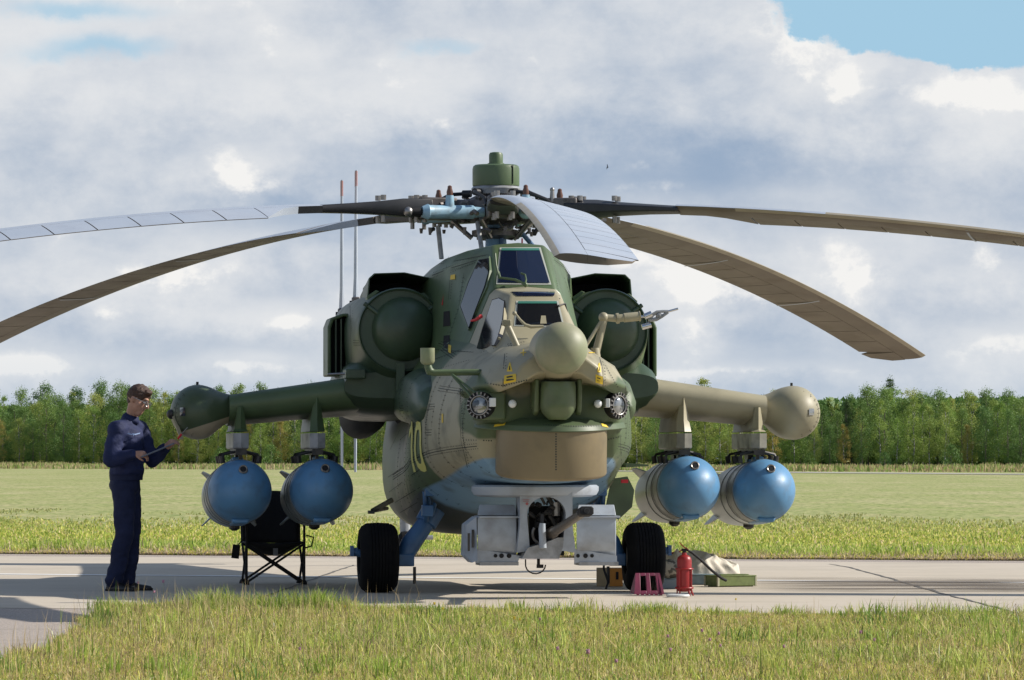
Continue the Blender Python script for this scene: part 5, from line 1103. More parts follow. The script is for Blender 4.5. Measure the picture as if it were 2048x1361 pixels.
for k in range(K8):
    a0, a1 = 2*PI*k/K8, 2*PI*(k+1)/K8
    f = lambda a, rx, rz: (yc+rx*math.copysign(abs(math.cos(a))**.7, math.cos(a)), zc2+rz*math.copysign(abs(math.sin(a))**.7, math.sin(a)))
    qs.append([f(a0, .20, .22), f(a1, .20, .22), f(a1, .11, .15), f(a0, .11, .15)])
digit(qs, 'number_zero')
sm_ = MB()
SE = [[(1010, 705), (1007, 735), (1006, 775)], [(920, 830), (922, 880), (935, 935)], [(921, 768), (920, 830)], [(1199, 715), (1206, 740), (1206, 775)], 
      [(1250, 760), (1256, 830), (1252, 880)], [(870, 700), (945, 705)], [(900, 560), (897, 600)], [(893, 500), (893, 560)], [(870, 530), (975, 510)], [(867, 720), (920, 700)],
      [(776, 955), (850, 905)], [(778, 985), (845, 935)], [(783, 1010), (840, 975)], [(790, 1032), (835, 1005)], [(780, 900), (800, 860)], [(800, 880), (835, 850)],
      [(1240, 870), (1243, 930)], [(700, 600), (703, 720)], [(1298, 640), (1296, 720)]]
for s_ in SE: seam(s_, .006, b=sm_)
sm_.obj('panel_seams', m_seam, heli, kind='stuff')
def flank(pts, sgn, w=.006, riv=True, b=None):     # seams given as (station, height) along one side of the hull
    P_ = []
    for p, q in zip(pts, pts[1:]):
        n = max(2, int(math.dist(p, q)/.04)); P_ += [(p[0]+(q[0]-p[0])*i/n, p[1]+(q[1]-p[1])*i/n) for i in range(n)]
    H = [SK.side(y, z, sgn) for y, z in P_]
    for (p, n1), (q, n2) in zip(H, H[1:]):
        if p is None or q is None or (p-q).length > .2: continue
        t = q-p; s1 = n1.cross(t).normalized()*w/2; b.add([p-s1+n1*.0015, p+s1+n1*.0015, q+s1+n2*.0015, q-s1+n2*.0015], [(0,1,2,3)])
        if riv:
            for s_ in (-1, 1):
                c0 = p+s1.normalized()*s_*.022; u_ = n1.orthogonal().normalized(); v_ = n1.cross(u_); b.add([c0+(u_*math.cos(k*PI/2)+v_*math.sin(k*PI/2))*.006+n1*.001 for k in range(4)]+[c0+n1*.004], [(k, (k+1) % 4, 4) for k in range(4)])
fl_ = MB()
for sg_ in (-1, 1):
    for y_ in (-3.7, -3.05, -2.45, -1.75, -1.05, -.3, .6): flank([(y_, .9 if y_ < -2 else .7), (y_+.02, 1.35), (y_, 1.95)], sg_, b=fl_)
    flank([(-3.9, 1.28), (-2.5, 1.22), (-1, 1.12), (1.2, 1.0)], sg_, b=fl_); flank([(-3.9, 1.72), (-2.6, 1.78)], sg_, b=fl_)
    flank([(-2.4, 2.05), (-1.0, 2.2), (-.3, 2.22)], sg_, b=fl_); flank([(-1.35, 2.25), (-1.3, 2.85)], sg_, b=fl_); flank([(-.8, 2.2), (-.75, 2.9)], sg_, b=fl_); flank([(-1.6, 2.92), (-.4, 2.82)], sg_, b=fl_)
    for y_ in (-2.75, -1.4): flank([(y_, 1.40), (y_+.34, 1.40), (y_+.34, 1.62), (y_, 1.62), (y_, 1.40)], sg_, .005, b=fl_)
fl_.obj('panel_rivets', m_seam, heli, kind='stuff')
rv = MB()
for s_ in SE[:12]: rivets([(a+4, c) for a, c in s_], 5.5, b=rv)
for pts in ([(1112, 866), (1112, 942)], [(960, 706), (1000, 694), (1060, 688)], [(1085, 850), (1150, 853), (1205, 852)], [(1008, 690), (1050, 684)], [(968, 766), (1006, 772), (1070, 757)], [(1150, 745), (1172, 700)], [(1135, 748), (1150, 742)], [(925, 880), (985, 882)], [(1215, 880), (1245, 872)],
            [(866, 560), (975, 515)], [(870, 575), (872, 700)], [(706, 620), (700, 690)], [(745, 585), (850, 600)], [(1150, 580), (1260, 590)], [(1275, 700), (1295, 770)], [(920, 770), (925, 850)], [(870, 740), (940, 720)], [(1210, 730), (1245, 790)], [(1000, 480), (1120, 486)], [(1108, 530), (1120, 600)]):
    rivets(pts, 5, b=rv)
rv.obj('rivets', m_rivet, heli, kind='stuff')
for q in ([(865, 760), (918, 750), (915, 800), (862, 815)], [(925, 850), (975, 852), (970, 905), (935, 925)]): pass
# boarding step and aerials low on the left flank
bs = MB(); bs.tube([(-.93, .2, .80), (-1.12, .1, .70)], .025, 8); bs.tube([(-.95, .5, .72), (-1.12, .1, .70)], .018, 8); bs.box((-1.13, .1, .69), (.05, .16, .03)); bs.obj('boarding_step', m_camo, heli)
sr = MB(); sr.loft([[Vector((.93+x, b_, z)) for x, z in ((0, 1.14), (.20, 1.125), (.20, 1.11), (0, 1.10))] for b_ in (-1.9, -1.6)]); sr.obj('right_aerial', m_green, heli)
sr2 = MB(); sr2.loft([[Vector((x, -1.5, 1.0+z)) for x, z in ((.86, 0), (1.0, .02), (1.06, -.1), (1.04, -.25), (.92, -.36), (.80, -.30))], [Vector((x, -1.46, 1.0+z)) for x, z in ((.86, 0), (1.0, .02), (1.06, -.1), (1.04, -.25), (.92, -.36), (.80, -.30))]]); sr2.obj('gear_door', m_green, heli)
MB().box(L(1249, 963, -1.9), (.06, .04, .03)).obj('red_cover_tag', m_red, heli)

# ---- four rounded blue stores hanging under the wings
def store(lbl, px, py, b0, r=.284, first=None):
    c = L(px, py, b0); w = H2W @ c
    e = empty('practice_bomb', w, PSI, label=lbl, cat='bomb', group='blue stores hung under the stub wings'); e.rotation_euler = (R(-2.6), 0, PSI)
    MB().lathe((0, .28, 0), (0, -1, 0), [(-.02, r*.985), (0, r), (.06, r*.985), (.13, r*.93), (.20, r*.83), (.26, r*.70), (.31, r*.55), (.345, r*.40), (.368, r*.24), (.378, r*.1), (.38, .002)], 56).obj('nose_cap', m_bomb, e, ang=70)
    bd = MB(); bd.lathe((0, .28, 0), (0, 1, 0), [(0, r), (.30, r), (.305, r*1.012), (.33, r*1.012), (.335, r), (1.2, r), (1.6, r*.93), (1.95, r*.75), (2.15, r*.55), (2.17, .01)], 56); bd.obj('store_body', m_bomb2, e, ang=30)
    for y_ in (.30, .66, .98): MB().lathe((0, y_, 0), (0, 1, 0), [(0, r*1.0), (.002, r*1.018), (.022, r*1.018), (.024, r)], 56, cap=False).obj('strap_band', m_band, e)
    fz = Vector((.02, -.0, .185)); h = Vector((0, -.055, 0))
    MB().lathe((.015, -.005, .178), (0, -1, .35), [(-.03, .045), (.028, .040), (.034, .033), (.030, .027)], 28, cap=False).obj('fuze_ring', m_steel, e)
    MB().lathe((.015, -.022, .184), (0, -1, .35), [(0, .030), (.012, .028), (.013, .002)], 24).obj('fuze_well', m_black, e)
    MB().loft([[Vector((x, y_, z)) for x, y_, z in ((-.085, a, -r*.88), (-.065, a, -r*1.03), (.065, a, -r*1.03), (.085, a, -r*.88))] for a in (.12, .75)]).obj('belly_fairing', m_bomb, e, bevel=.015)
    MB().lathe((0, 1.15, -r*.97), (0, 0, -1), [(0, .05), (.03, .05), (.05, .02)], 14).obj('belly_plug', m_dgrey, e)
    for k in range(4):
        a = PI/4+k*PI/2; d = Vector((math.cos(a), 0, math.sin(a))); t = Vector((-d.z, 0, d.x))*.006
        q = [d*r*.75+Vector((0, 1.55, 0)), d*r*.98+Vector((0, 1.55, 0)), d*r*1.24+Vector((0, 1.95, 0)), d*r*1.24+Vector((0, 2.2, 0)), d*r*.5+Vector((0, 2.2, 0))]
        MB().loft([[p-t for p in q], [p+t for p in q]]).obj('tail_fin', m_bomb2, e)
    for y_ in (.62, .95): MB().box((0, y_, r+.012), (.10, .12, .05)).obj('suspension_lug', m_bomb, e, bevel=.012)
    return e
store('blue nosed bomb under the left wing, outermost, beside the standing man', 483, 981, -.75)
store('blue nosed bomb on the left wing inner pylon, nearest the left wheel', 647, 979, -.75)
store('fully shaded blue nosed bomb on the right wing inner pylon, above the right wheel', 1386, 973, -.75)
store('brightly sunlit blue nosed bomb under the right wing tip, outermost on the right', 1538, 979, -.7)
# ------------------------------------------------------------------ the man
def blobmesh(parts, voxel, name, mats, parent, smooth=6, disp=None, pick=None):
    b = MB()
    for p in parts:
        if p[0] == 'b': b.ball(p[1], p[2], p[3] if len(p) > 3 else None, n=20)
        else:
            pts, rr = p[1], p[2]; b.tube(pts, rr, 16, sq=p[3] if len(p) > 3 else (1, 1))
            if len(p) <= 3:
                b.ball(pts[0], rr[0], n=16); b.ball(pts[-1], rr[-1], n=16)
    me = b.mesh('tmp', mats); o = bpy.data.objects.new('tmp', me); C.objects.link(o)
    r = o.modifiers.new('r', 'REMESH'); r.mode = 'VOXEL'; r.voxel_size = voxel; r.use_smooth_shade = True
    s = o.modifiers.new('s', 'CORRECTIVE_SMOOTH') if False else o.modifiers.new('s', 'SMOOTH'); s.iterations = smooth; s.factor = .5
    dg = bpy.context.evaluated_depsgraph_get(); me2 = bpy.data.meshes.new_from_object(o.evaluated_get(dg)); bpy.data.objects.remove(o)
    for v in me2.vertices:
        if disp: v.co += Vector(v.normal)*disp(v.co)
    me2.materials.clear()
    for mm in mats: me2.materials.append(mm)
    for p in me2.polygons: p.use_smooth = True; p.material_index = pick(p.center) if pick else 0
    me2.name = name; q = bpy.data.objects.new(name, me2); C.objects.link(q); q.parent = parent; return q
m_skin = mat('skin', (.42, .235, .165), .5, (.36, .19, .13), 14); m_hair = mat('brown_hair', (.045, .022, .014), .55, (.075, .035, .02), 60, bump=.5, bscale=140)
m_navy = mat('navy_cloth', (.012, .018, .060), .75, (.019, .027, .085), 9, bump=.5, bscale=22, spec=.3); m_navy2 = mat('navy_trousers', (.010, .014, .042), .8, (.016, .022, .062), 8, bump=.5, bscale=18, spec=.3)
m_shoe = mat('black_shoe', (.010, .010, .011), .4)
MX, MD = (248-1024)/F*42.3, 42.3
man = empty('person', (MX, MD, 0), label='man in navy jacket and trousers with glasses standing beside the left wing tip pod', cat='person')
V = Vector
ns = lambda f, a: (lambda co: a*(noise.noise(V(co)*f)))
HC = V((.135, -.05, 1.700)); tilt = Matrix.Rotation(R(24), 3, 'Y') @ Matrix.Rotation(R(-24), 3, 'Z')     # face turned to the right, bowed, a little towards the camera
def hp(x, y, z): return HC+tilt @ V((x, y, z))
head = [('b', hp(-.012, 0, .02), (.100, .078, .095)), ('b', hp(.022, 0, -.035), (.068, .062, .085)), ('t', [hp(.06, 0, -.095), hp(.052, 0, -.115)], [.028, .026]), ('t', [hp(.088, 0, .015), hp(.112, 0, -.032)], [.010, .017]), ('b', hp(.072, 0, -.070), (.022, .028, .013)), ('b', hp(.075, 0, .028), (.020, .050, .012)),
        ('b', hp(-.012, -.079, -.012), (.018, .010, .032)), ('b', hp(-.012, .079, -.012), (.018, .010, .032)), ('b', hp(.045, -.045, -.035), (.03, .02, .025)), ('b', hp(.045, .045, -.035), (.03, .02, .025))]
neck = [('t', [V((.035, 0, 1.46)), V((.07, -.01, 1.56)), hp(-.02, 0, -.05)], [.066, .056, .058])]
SR, SLf = V((-.045, -.185, 1.435)), V((.125, .155, 1.43))
ER, WR = V((-.10, -.265, 1.165)), V((.12, -.33, 1.215)); EL, WL = V((.245, .10, 1.155)), V((.375, -.05, 1.270))
torso = [('b', V((.03, -.01, 1.32)), (.135, .175, .20)), ('b', V((.02, -.01, 1.12)), (.13, .155, .18)), ('b', V((.01, -.01, .97)), (.125, .165, .12)), ('t', [SR, V((.04, -.01, 1.455)), SLf], [.075, .085, .075])]
arms = [('t', [SR, ER], [.066, .050]), ('t', [ER, WR], [.048, .032]), ('t', [SLf, EL], [.066, .050]), ('t', [EL, WL], [.048, .032])]
legs = []
for h, k, a_ in ((V((.0, -.09, .94)), V((.015, -.12, .52)), V((-.075, -.13, .09))), (V((.045, .08, .94)), V((.06, .07, .52)), V((.02, .08, .09)))):
    legs += [('t', [h, k], [.085, .06]), ('t', [k, k.lerp(a_, .4), a_], [.056, .058, .042])]
def hand(w, fdir, pal, curl, thumb):
    f = fdir.normalized(); p = pal.normalized(); s_ = f.cross(p).normalized(); out = [('t', [w, w+f*.04, w+f*.085], [.026, .034, .036])]
    out[0] = ('t', [w-f*.03, w+f*.035, w+f*.075], [.027, .034, .034])
    for i, (o, ln) in enumerate(((-.03, .070), (-.010, .080), (.010, .075), (.028, .058))):
        b0 = w+f*.075+s_*o; d1 = (f+p*curl*.6).normalized(); d2 = (f*.5+p*curl*1.1).normalized(); d3 = (f*.05+p*curl*1.4).normalized()
        out.append(('t', [b0, b0+d1*ln*.45, b0+d1*ln*.45+d2*ln*.32, b0+d1*ln*.45+d2*ln*.32+d3*ln*.25], [.0105, .0098, .0088, .0078]))
    t0 = w+f*.025+s_*-.028*thumb; d1 = (f*.8+p*.55-s_*.5*thumb).normalized(); out.append(('t', [t0, t0+d1*.045, t0+d1*.045+(f*.8+p*.5).normalized()*.032], [.014, .011, .009])); return out
fr = (WR-ER).normalized(); fl = (WL-EL).normalized()
hR = hand(WR, V((.96, -.12, -.02)), V((.0, .35, -.9)), .75, 1); hL = hand(WL, V((.72, -.2, .66)), V((.35, .45, -.55)), .8, -1)
def bodypick(c_): return 1 if (c_.z < 1.47 and not ((c_-WR).length < .20 and (c_-WR).dot(fr) > -.03) and not ((c_-WL).length < .20 and (c_-WL).dot(fl) > -.03)) else 0
body = blobmesh(head+neck+torso+arms+legs+hR+hL, .0075, 'body', [m_skin, m_navy], man, 3, None, bodypick)
# jacket: torso shell, collar, sleeves, with folds
def folds(co):
    s = noise.noise(V((co.x*7, co.y*7, co.z*15)))*.013+noise.noise(V((co.x*18, co.y*18, co.z*30)))*.005
    return s
jt = [('b', V((.03, -.012, 1.33)), (.158, .20, .17)), ('b', V((.025, -.012, 1.18)), (.163, .188, .17)), ('b', V((.025, -.012, 1.08)), (.160, .184, .11)), ('t', [V((.02, -.012, 1.035)), V((.02, -.012, 1.00))], [.148, .142], (1.12, .98)),
      ('t', [SR+V((.01, .01, .0)), V((.035, -.01, 1.470)), SLf], [.082, .088, .082]), ('t', [V((.03, -.005, 1.45)), V((.055, -.01, 1.525))], [.085, .078]),
      ('t', [SR, SR.lerp(ER, .5), ER], [.086, .079, .070]), ('t', [ER, ER.lerp(WR, .5), WR-fr*.015], [.070, .062, .052]), ('t', [SLf, SLf.lerp(EL, .5), EL], [.086, .078, .070]), ('t', [EL, EL.lerp(WL, .5), WL-fl*.02], [.070, .062, .052])]
jk = blobmesh(jt, .012, 'jacket', [m_navy], man, 5, folds)
MB().tube([V((.02, -.012, 1.035)), V((.02, -.012, .985))], [.155, .150], 28, sq=(1.15, .98)).obj('waistband', m_navy2, jk)
cl = MB(); cl.loft([[V((.055+.088*math.cos(a), -.01+.090*math.sin(a), 1.50+.02*math.cos(a)*-1)) for a in np.linspace(.35, 2*PI-.35, 22)], [V((.066+.072*math.cos(a), -.01+.072*math.sin(a), 1.56-.018*math.cos(a))) for a in np.linspace(.5, 2*PI-.5, 22)]], cap=False, closed=False)
co_ = cl.obj('collar', m_navy, jk); sd_ = co_.modifiers.new('s', 'SOLIDIFY'); sd_.thickness = .01
for w_, f_ in ((WR, fr), (WL, fl)): MB().tube([w_-f_*.045, w_-f_*.005], [.050, .046], 18).obj('cuff', m_navy2, jk)
pw_ = MB(); em = mat('emblem_print', (.35, .48, .75), .6)
for s_ in (-1, 1): pw_.add([V((.100+s_*.008, -.1935, 1.395)), V((.100+s_*.060, -.176+s_*.012, 1.408)), V((.100+s_*.056, -.178+s_*.012, 1.398)), V((.100+s_*.012, -.1935, 1.385))], [(0, 1, 2, 3)])
pw_.add([V((.09, -.196, 1.40)), V((.11, -.193, 1.40)), V((.100, -.197, 1.375))], [(0, 1, 2)])
for i_ in range(len(pw_.v)):
    v = V(pw_.v[i_]); pw_.v[i_] = tuple(v+V((0, -.012, 0)))
pw_.obj('wing_emblem', em, jk)
def tf(co): return noise.noise(V((co.x*7, co.y*7, co.z*6)))*.012+noise.noise(V((co.x*14, co.y*14, co.z*26)))*.006*(1.6 if co.z < .35 else 1)
tr_ = [('b', V((.01, -.012, .95)), (.140, .172, .12))]
for h, k, a_ in ((V((.0, -.088, .93)), V((.015, -.12, .52)), V((-.072, -.125, .10))), (V((.045, .075, .93)), V((.06, .07, .52)), V((.02, .08, .10)))):
    tr_ += [('t', [h, h.lerp(k, .5), k], [.105, .098, .088]), ('t', [k, k.lerp(a_, .5), a_], [.086, .082, .080])]
blobmesh(tr_, .012, 'trousers', [m_navy2], man, 4, tf)
for a_, yaw in ((V((-.065, -.13, 0)), -.55), (V((.03, .08, 0)), -.15)):
    d = V((math.cos(yaw), math.sin(yaw), 0)); s_ = V((-d.y, d.x, 0)); b = MB(); rs = []
    for t, w_, h in ((-.085, .030, .070), (-.075, .042, .085), (-.02, .047, .098), (.05, .046, .080), (.11, .052, .058), (.17, .050, .050), (.205, .036, .042), (.215, .015, .032)):
        rs.append([a_+d*t+s_*(w_*math.cos(q))+V((0, 0, max(.003, .012+(h-.012)*max(0, math.sin(q))**.8 if math.sin(q) > 0 else .003))) for q in np.linspace(0, 2*PI, 20, endpoint=False)])
    b.loft(rs); sh_ = b.obj('shoe', m_shoe, man); 
    MB().loft([[a_+d*t+s_*(w_*x)+V((0, 0, z)) for x, z in ((-1, 0), (1, 0), (1, .022), (-1, .022))] for t, w_ in ((-.09, .035), (-.075, .048), (.1, .056), (.19, .048), (.222, .02))]).obj('sole', m_black, sh_)
# hair: a cap over the skull, short at the neck
hb_ = [('b', hp(-.018, 0, .042), (.108, .088, .098)), ('b', hp(-.06, 0, -.01), (.055, .075, .075)), ('b', hp(.045, 0, .085), (.055, .062, .030))]
hair = blobmesh(hb_, .007, 'hair', [m_hair], man, 3, ns(45, .006))
m_gl = mat('clear_lens', (.10, .11, .12), .12); m_gl.node_tree.nodes['Principled BSDF'].inputs['Alpha'].default_value = .3
gl = MB(); m_gm = mat('glasses_metal', (.35, .35, .36), .35, metal=1)
for s_ in (-1, 1):
    gl.torus(hp(.108, s_*.033, -.002), (tilt @ V((1, s_*.15, 0))), .024, .0022, 20, 6); gl.tube([hp(.103, s_*.057, .004), hp(.06, s_*.080, .004), hp(-.012, s_*.086, .004)], .0026, 5)
gl.tube([hp(.112, -.010, .004), hp(.112, .010, .004)], .002, 5); go = gl.obj('glasses', m_gm, man)
for s_ in (-1, 1): MB().lathe(hp(.109, s_*.033, -.002), (tilt @ V((1, s_*.15, 0))), [(0, .022), (.001, .001)], 16).obj('glasses_lens', m_gl, go)
for s_ in (-1, 1): MB().ball(hp(.083, s_*.031, -.001), .0115, n=10).obj('eye', mat('eye_white', (.6, .58, .55), .3) if s_ < 0 else bpy.data.materials['eye_white'], man)
for s_ in (-1, 1): MB().tube([hp(.088, s_*.014, .020), hp(.093, s_*.034, .026), hp(.080, s_*.052, .020)], .0055, 6).obj('eyebrow', m_hair, man)
# folder held between the hands and red-handled tool
ho = WR+V((.075, -.01, -.02)); hq = WL+V((.075, -.02, .04)); dirf = (hq-ho).normalized(); mid = (ho+hq)/2+V((MX, MD, 0)); up_ = V((0, 1, 0)); nn3 = dirf.cross(up_).normalized()
fo = MB(); fo.box((0, 0, 0), ((hq-ho).length+.02, .20, .010), Matrix((dirf, up_, nn3)).transposed()); f0 = fo.obj('clipboard', mat('folder_grey', (.16, .18, .22), .4)); f0.location = mid
tag(f0, 'thin dark grey clipboard held edge-on between the man\'s hands', 'clipboard')
sdv = MB(); sdv.tube([(0.012, 0, 0.014), (.045, -.01, .054)], [.009, .011], 12); s0_ = sdv.obj('tool_handle_grip', m_red)
scr = empty('screwdriver', tuple(WL+V((MX, MD, 0))+V((.10, -.055, .07))), label='red handled screwdriver in the raised hand of the man', cat='screwdriver'); s0_.name = 'handle'; s0_.parent = scr
MB().tube([(.05, -.01, .06), (.10, -.02, .115)], .004, 8).obj('shaft', m_steel, scr)

# ------------------------------------------------------------------ folding chair
m_chair = mat('black_nylon', (.007, .007, .008), .85, bump=.3, bscale=30)
cx, cy = (543-1024)/F*44.3, 44.6
ch = empty('folding_chair', (cx, cy, 0), R(8), label='black fabric folding camping chair standing on the concrete below the left bombs', cat='folding chair')
sw, sd2 = .27, .24; shh = .36
def bar(nm, p, q, r=.011): return MB().tube([p, q], r, 8).obj(nm, m_black, ch)
FL, FR_, BL, BR_ = V((-sw, -sd2, 0)), V((sw, -sd2, 0)), V((-sw, sd2, 0)), V((sw, sd2, 0))
for p, q in ((FL, FR_), (FR_, FL), (BL, BR_), (BR_, BL), (FL, BL), (BL, FL), (FR_, BR_), (BR_, FR_)): bar('leg', p+V((0, 0, .02)), V((q.x, q.y, shh+.02)))
for p in (FL, FR_): bar('arm_post', V((p.x, p.y, .02)), V((p.x, p.y, .60)), .012)
for p in (BL, BR_): bar('back_post', V((p.x, p.y, shh)), V((p.x*1.02, p.y+.14, .86)), .012)
for p in (FL, FR_, BL, BR_): MB().lathe((p.x, p.y, 0), (0, 0, 1), [(0, .03), (.02, .028), (.04, .016)], 12).obj('foot', m_black, ch)
st_ = MB(); n_ = 12; g = []
for i in range(n_+1):
    for j in range(n_+1):
        x, y = -1+2*i/n_, -1+2*j/n_; g.append(V((x*sw, y*sd2, shh+.04-.10*(1-x*x)*(1-y*y)**.7-.02*(1-x*x))))
st_.add(g, [(i*(n_+1)+j, (i+1)*(n_+1)+j, (i+1)*(n_+1)+j+1, i*(n_+1)+j+1) for i in range(n_) for j in range(n_)]); so_ = st_.obj('seat', m_chair, ch); x_ = so_.modifiers.new('s', 'SOLIDIFY'); x_.thickness = .012
bk = MB(); g = []
for i in range(n_+1):
    for j in range(n_+1):
        x, t = -1+2*i/n_, j/n_; g.append(V((x*sw*(1.0), sd2-.02+.16*t+.06*(1-x*x), shh+.02+(.47+.02*(1-x*x))*t)))
bk.add(g, [(i*(n_+1)+j, (i+1)*(n_+1)+j, (i+1)*(n_+1)+j+1, i*(n_+1)+j+1) for i in range(n_) for j in range(n_)]); bo_ = bk.obj('backrest', m_chair, ch); x_ = bo_.modifiers.new('s', 'SOLIDIFY'); x_.thickness = .012
for s_ in (-1, 1):
    ar_ = MB().loft([[V((s_*sw-.045*1, y, .60+.02*math.sin((y+.3)*5))), V((s_*sw+.045, y, .60+.02*math.sin((y+.3)*5))), V((s_*sw+.045, y, .612+.02*math.sin((y+.3)*5))), V((s_*sw-.045, y, .612+.02*math.sin((y+.3)*5)))] for y in np.linspace(-sd2-.02, sd2+.08, 6)]).obj('armrest', m_chair, ch)
MB().box((0, -sd2-.012, shh-.055), (.045, .006, .07)).obj('label_tab', mat('tab_grey', (.18, .18, .19), .7), ch)
MB().box((-sw-.10, -sd2, shh-.05), (.07, .02, .13), Matrix.Rotation(.12, 3, 'Y')).obj('hanging_pouch', m_chair, ch); MB().tube([(-sw-.08, -sd2, shh+.01), (-sw-.03, -sd2, shh+.07), (-sw, -sd2, shh+.09)], .006, 6).obj('pouch_strap', m_chair, ch)
MB().tube([(sw+.02, -sd2, .46), (sw+.09, -sd2+.02, .44), (sw+.07, -sd2, .36), (sw, -sd2, .34)], .008, 6).obj('cup_holder', m_chair, ch)

# ------------------------------------------------------------------ things beside the right wheel
m_chock = mat('pink_chock_plastic', (.17, .022, .055), .5, (.21, .03, .07), 9, dirt=(.08, .015, .03), damt=.6, dscale=14)
x0, y0 = (1298-1024)/F*40.6, 40.95
ck = empty('wheel_chock', (x0, y0, 0), R(6), label='dark pink plastic wheel chock with two openings in front of the right wheel', cat='wheel chock')
cb = MB(); wN, wT, hC = .118, .105, .178
# sloping front face as a frame with two windows
def fc(u, v, d=0): w_ = wN+(wT-wN)*v; return V((u*w_, -.09+.10*v+d, .012+hC*v))
def slab(u0, u1, v0, v1, mb, d=.03): mb.loft([[fc(u0, v0), fc(u1, v0), fc(u1, v1), fc(u0, v1)], [fc(u0, v0, d), fc(u1, v0, d), fc(u1, v1, d), fc(u0, v1, d)]])
for u0, u1, v0, v1 in ((-1, -.62, 0, 1), (-.17, .17, 0, 1), (.62, 1, 0, 1), (-.62, -.17, .86, 1), (.17, .62, .86, 1), (-.62, -.17, 0, .16), (.17, .62, 0, .16)): slab(u0, u1, v0, v1, cb)
cb.obj('front_grid', m_chock, ck, bevel=.004)
for s_ in (-1, 1): MB().loft([[V((s_*(wN+.012), -.10, .012)), V((s_*(wN+.02), .14, .012)), V((s_*wT, .04, .185)), V((s_*wT, .01, .19))], [V((s_*(wN-.01), -.10, .012)), V((s_*(wN-.01), .14, .012)), V((s_*(wT-.02), .04, .185)), V((s_*(wT-.02), .01, .19))]]).obj('side_cheek', m_chock, ck)
for k in range(6): MB().box((-.10+.04*k, -.10, .008), (.022, .03, .016)).obj('foot', m_chock, ck)
# fire extinguisher
m_ext = mat('extinguisher_red', (.30, .012, .012), .4, (.26, .011, .010), 6, dirt=(.2, .015, .012), damt=.5, dscale=8)
ex, ey = (1369-1024)/F*40.7, 40.75
fe = empty('fire_extinguisher', (ex, ey, 0), label='large red fire extinguisher standing beside the right wheel', cat='fire extinguisher')
MB().lathe((0, 0, .035), (0, 0, 1), [(0, .03), (.0, .045), (.012, .062), (.03, .0635), (.27, .0635), (.295, .057), (.31, .04), (.318, .022), (.335, .020)], 40).obj('cylinder_tank', m_ext, fe)
cg = MB(); cg.torus((0, 0, .232), (0, 0, 1), .072, .0075, 36, 8); cg.torus((0, 0, .068), (0, 0, 1), .072, .0095, 36, 8)
for k in range(4): a = PI/4+k*PI/2+.2; cg.cyl((.072*math.cos(a), .072*math.sin(a), .02), (.072*math.cos(a), .072*math.sin(a), .235), .006, n=8)
cg.obj('carrying_cage', m_ext, fe)
for a in (2.5, -1.0, .4): MB().tube([(.06*math.cos(a), .06*math.sin(a), .07), (.085*math.cos(a), .085*math.sin(a), .0)], .007 if a != 2.5 else .005, 8).obj('stand_leg', m_ext, fe)
vv = MB(); vv.cyl((0, 0, .36), (0, 0, .395), .018, n=12); vv.box((0, 0, .395), (.05, .03, .02)); vv.obj('valve', m_black, fe)
MB().loft([[V((x, -.012, z)), V((x, .012, z)), V((x, .010, z+.012)), V((x, -.010, z+.012))] for x, z in ((.035, .392), (0, .41), (-.03, .438), (-.042, .455))]).obj('lever', m_ext, fe)
MB().tube([(-.01, -.01, .39), (-.035, -.01, .385), (-.045, -.01, .375)], .005, 6).obj('carry_hook', m_ext, fe)
MB().tube([(.02, 0, .395), (.06, .02, .375), (.14, .06, .31), (.24, .12, .215), (.33, .20, .145), (.37, .24, .125)], [.009, .011, .011, .012, .013, .012], 10).obj('hose', m_black, fe)
# white ring on the concrete
rx, ry = (1357-1024)/F*40.1, 40.25
wr_ = MB(); wr_.torus((0, 0, .016), (0, 0, 1), .088, .013, 40, 10); wro = wr_.obj('plastic_ring', mat('ring_white', (.6, .6, .58), .5)); wro.location = (rx, ry, 0); tag(wro, 'white plastic ring lying flat on the concrete in front of the extinguisher', 'ring')
# green wooden box
m_crate = mat('olive_box_paint', (.13, .17, .045), .6, (.17, .21, .065), 12, dirt=(.06, .07, .03), damt=.6, dscale=18); m_edge = mat('worn_wood', (.42, .40, .28), .7)
gx, gy = (1462-1024)/F*43.6, 43.7
gb_ = empty('ammunition_crate', (gx, gy, 0), R(28), label='flat olive green wooden box on the concrete right of the fire extinguisher', cat='box')
Lx, Ly, Lz = .40, .23, .085
for nm, cc_, dd_ in (('front_board', (0, -Ly/2, .052), (Lx, .014, Lz)), ('back_board', (0, Ly/2, .052), (Lx, .014, Lz)), ('end_board', (-Lx/2+.006, 0, .052), (.014, Ly-.015, Lz)), ('end_board', (Lx/2-.006, 0, .052), (.014, Ly-.015, Lz)), ('lid', (0, 0, .10), (Lx+.01, Ly+.02, .012)), ('base_board', (0, 0, .008), (Lx-.03, Ly-.03, .014))):
    MB().box(cc_, dd_).obj(nm, m_crate, gb_, bevel=.003)
MB().box((0, -.02, .112), (Lx*.75, Ly*.5, .008)).obj('lid_batten', m_crate, gb_, bevel=.002)
for sx_ in (-1, 1):
    for sy_ in (-1, 1): MB().box((sx_*(Lx/2), sy_*(Ly/2), .05), (.020, .020, .088)).obj('corner_strap', m_edge, gb_, bevel=.002)
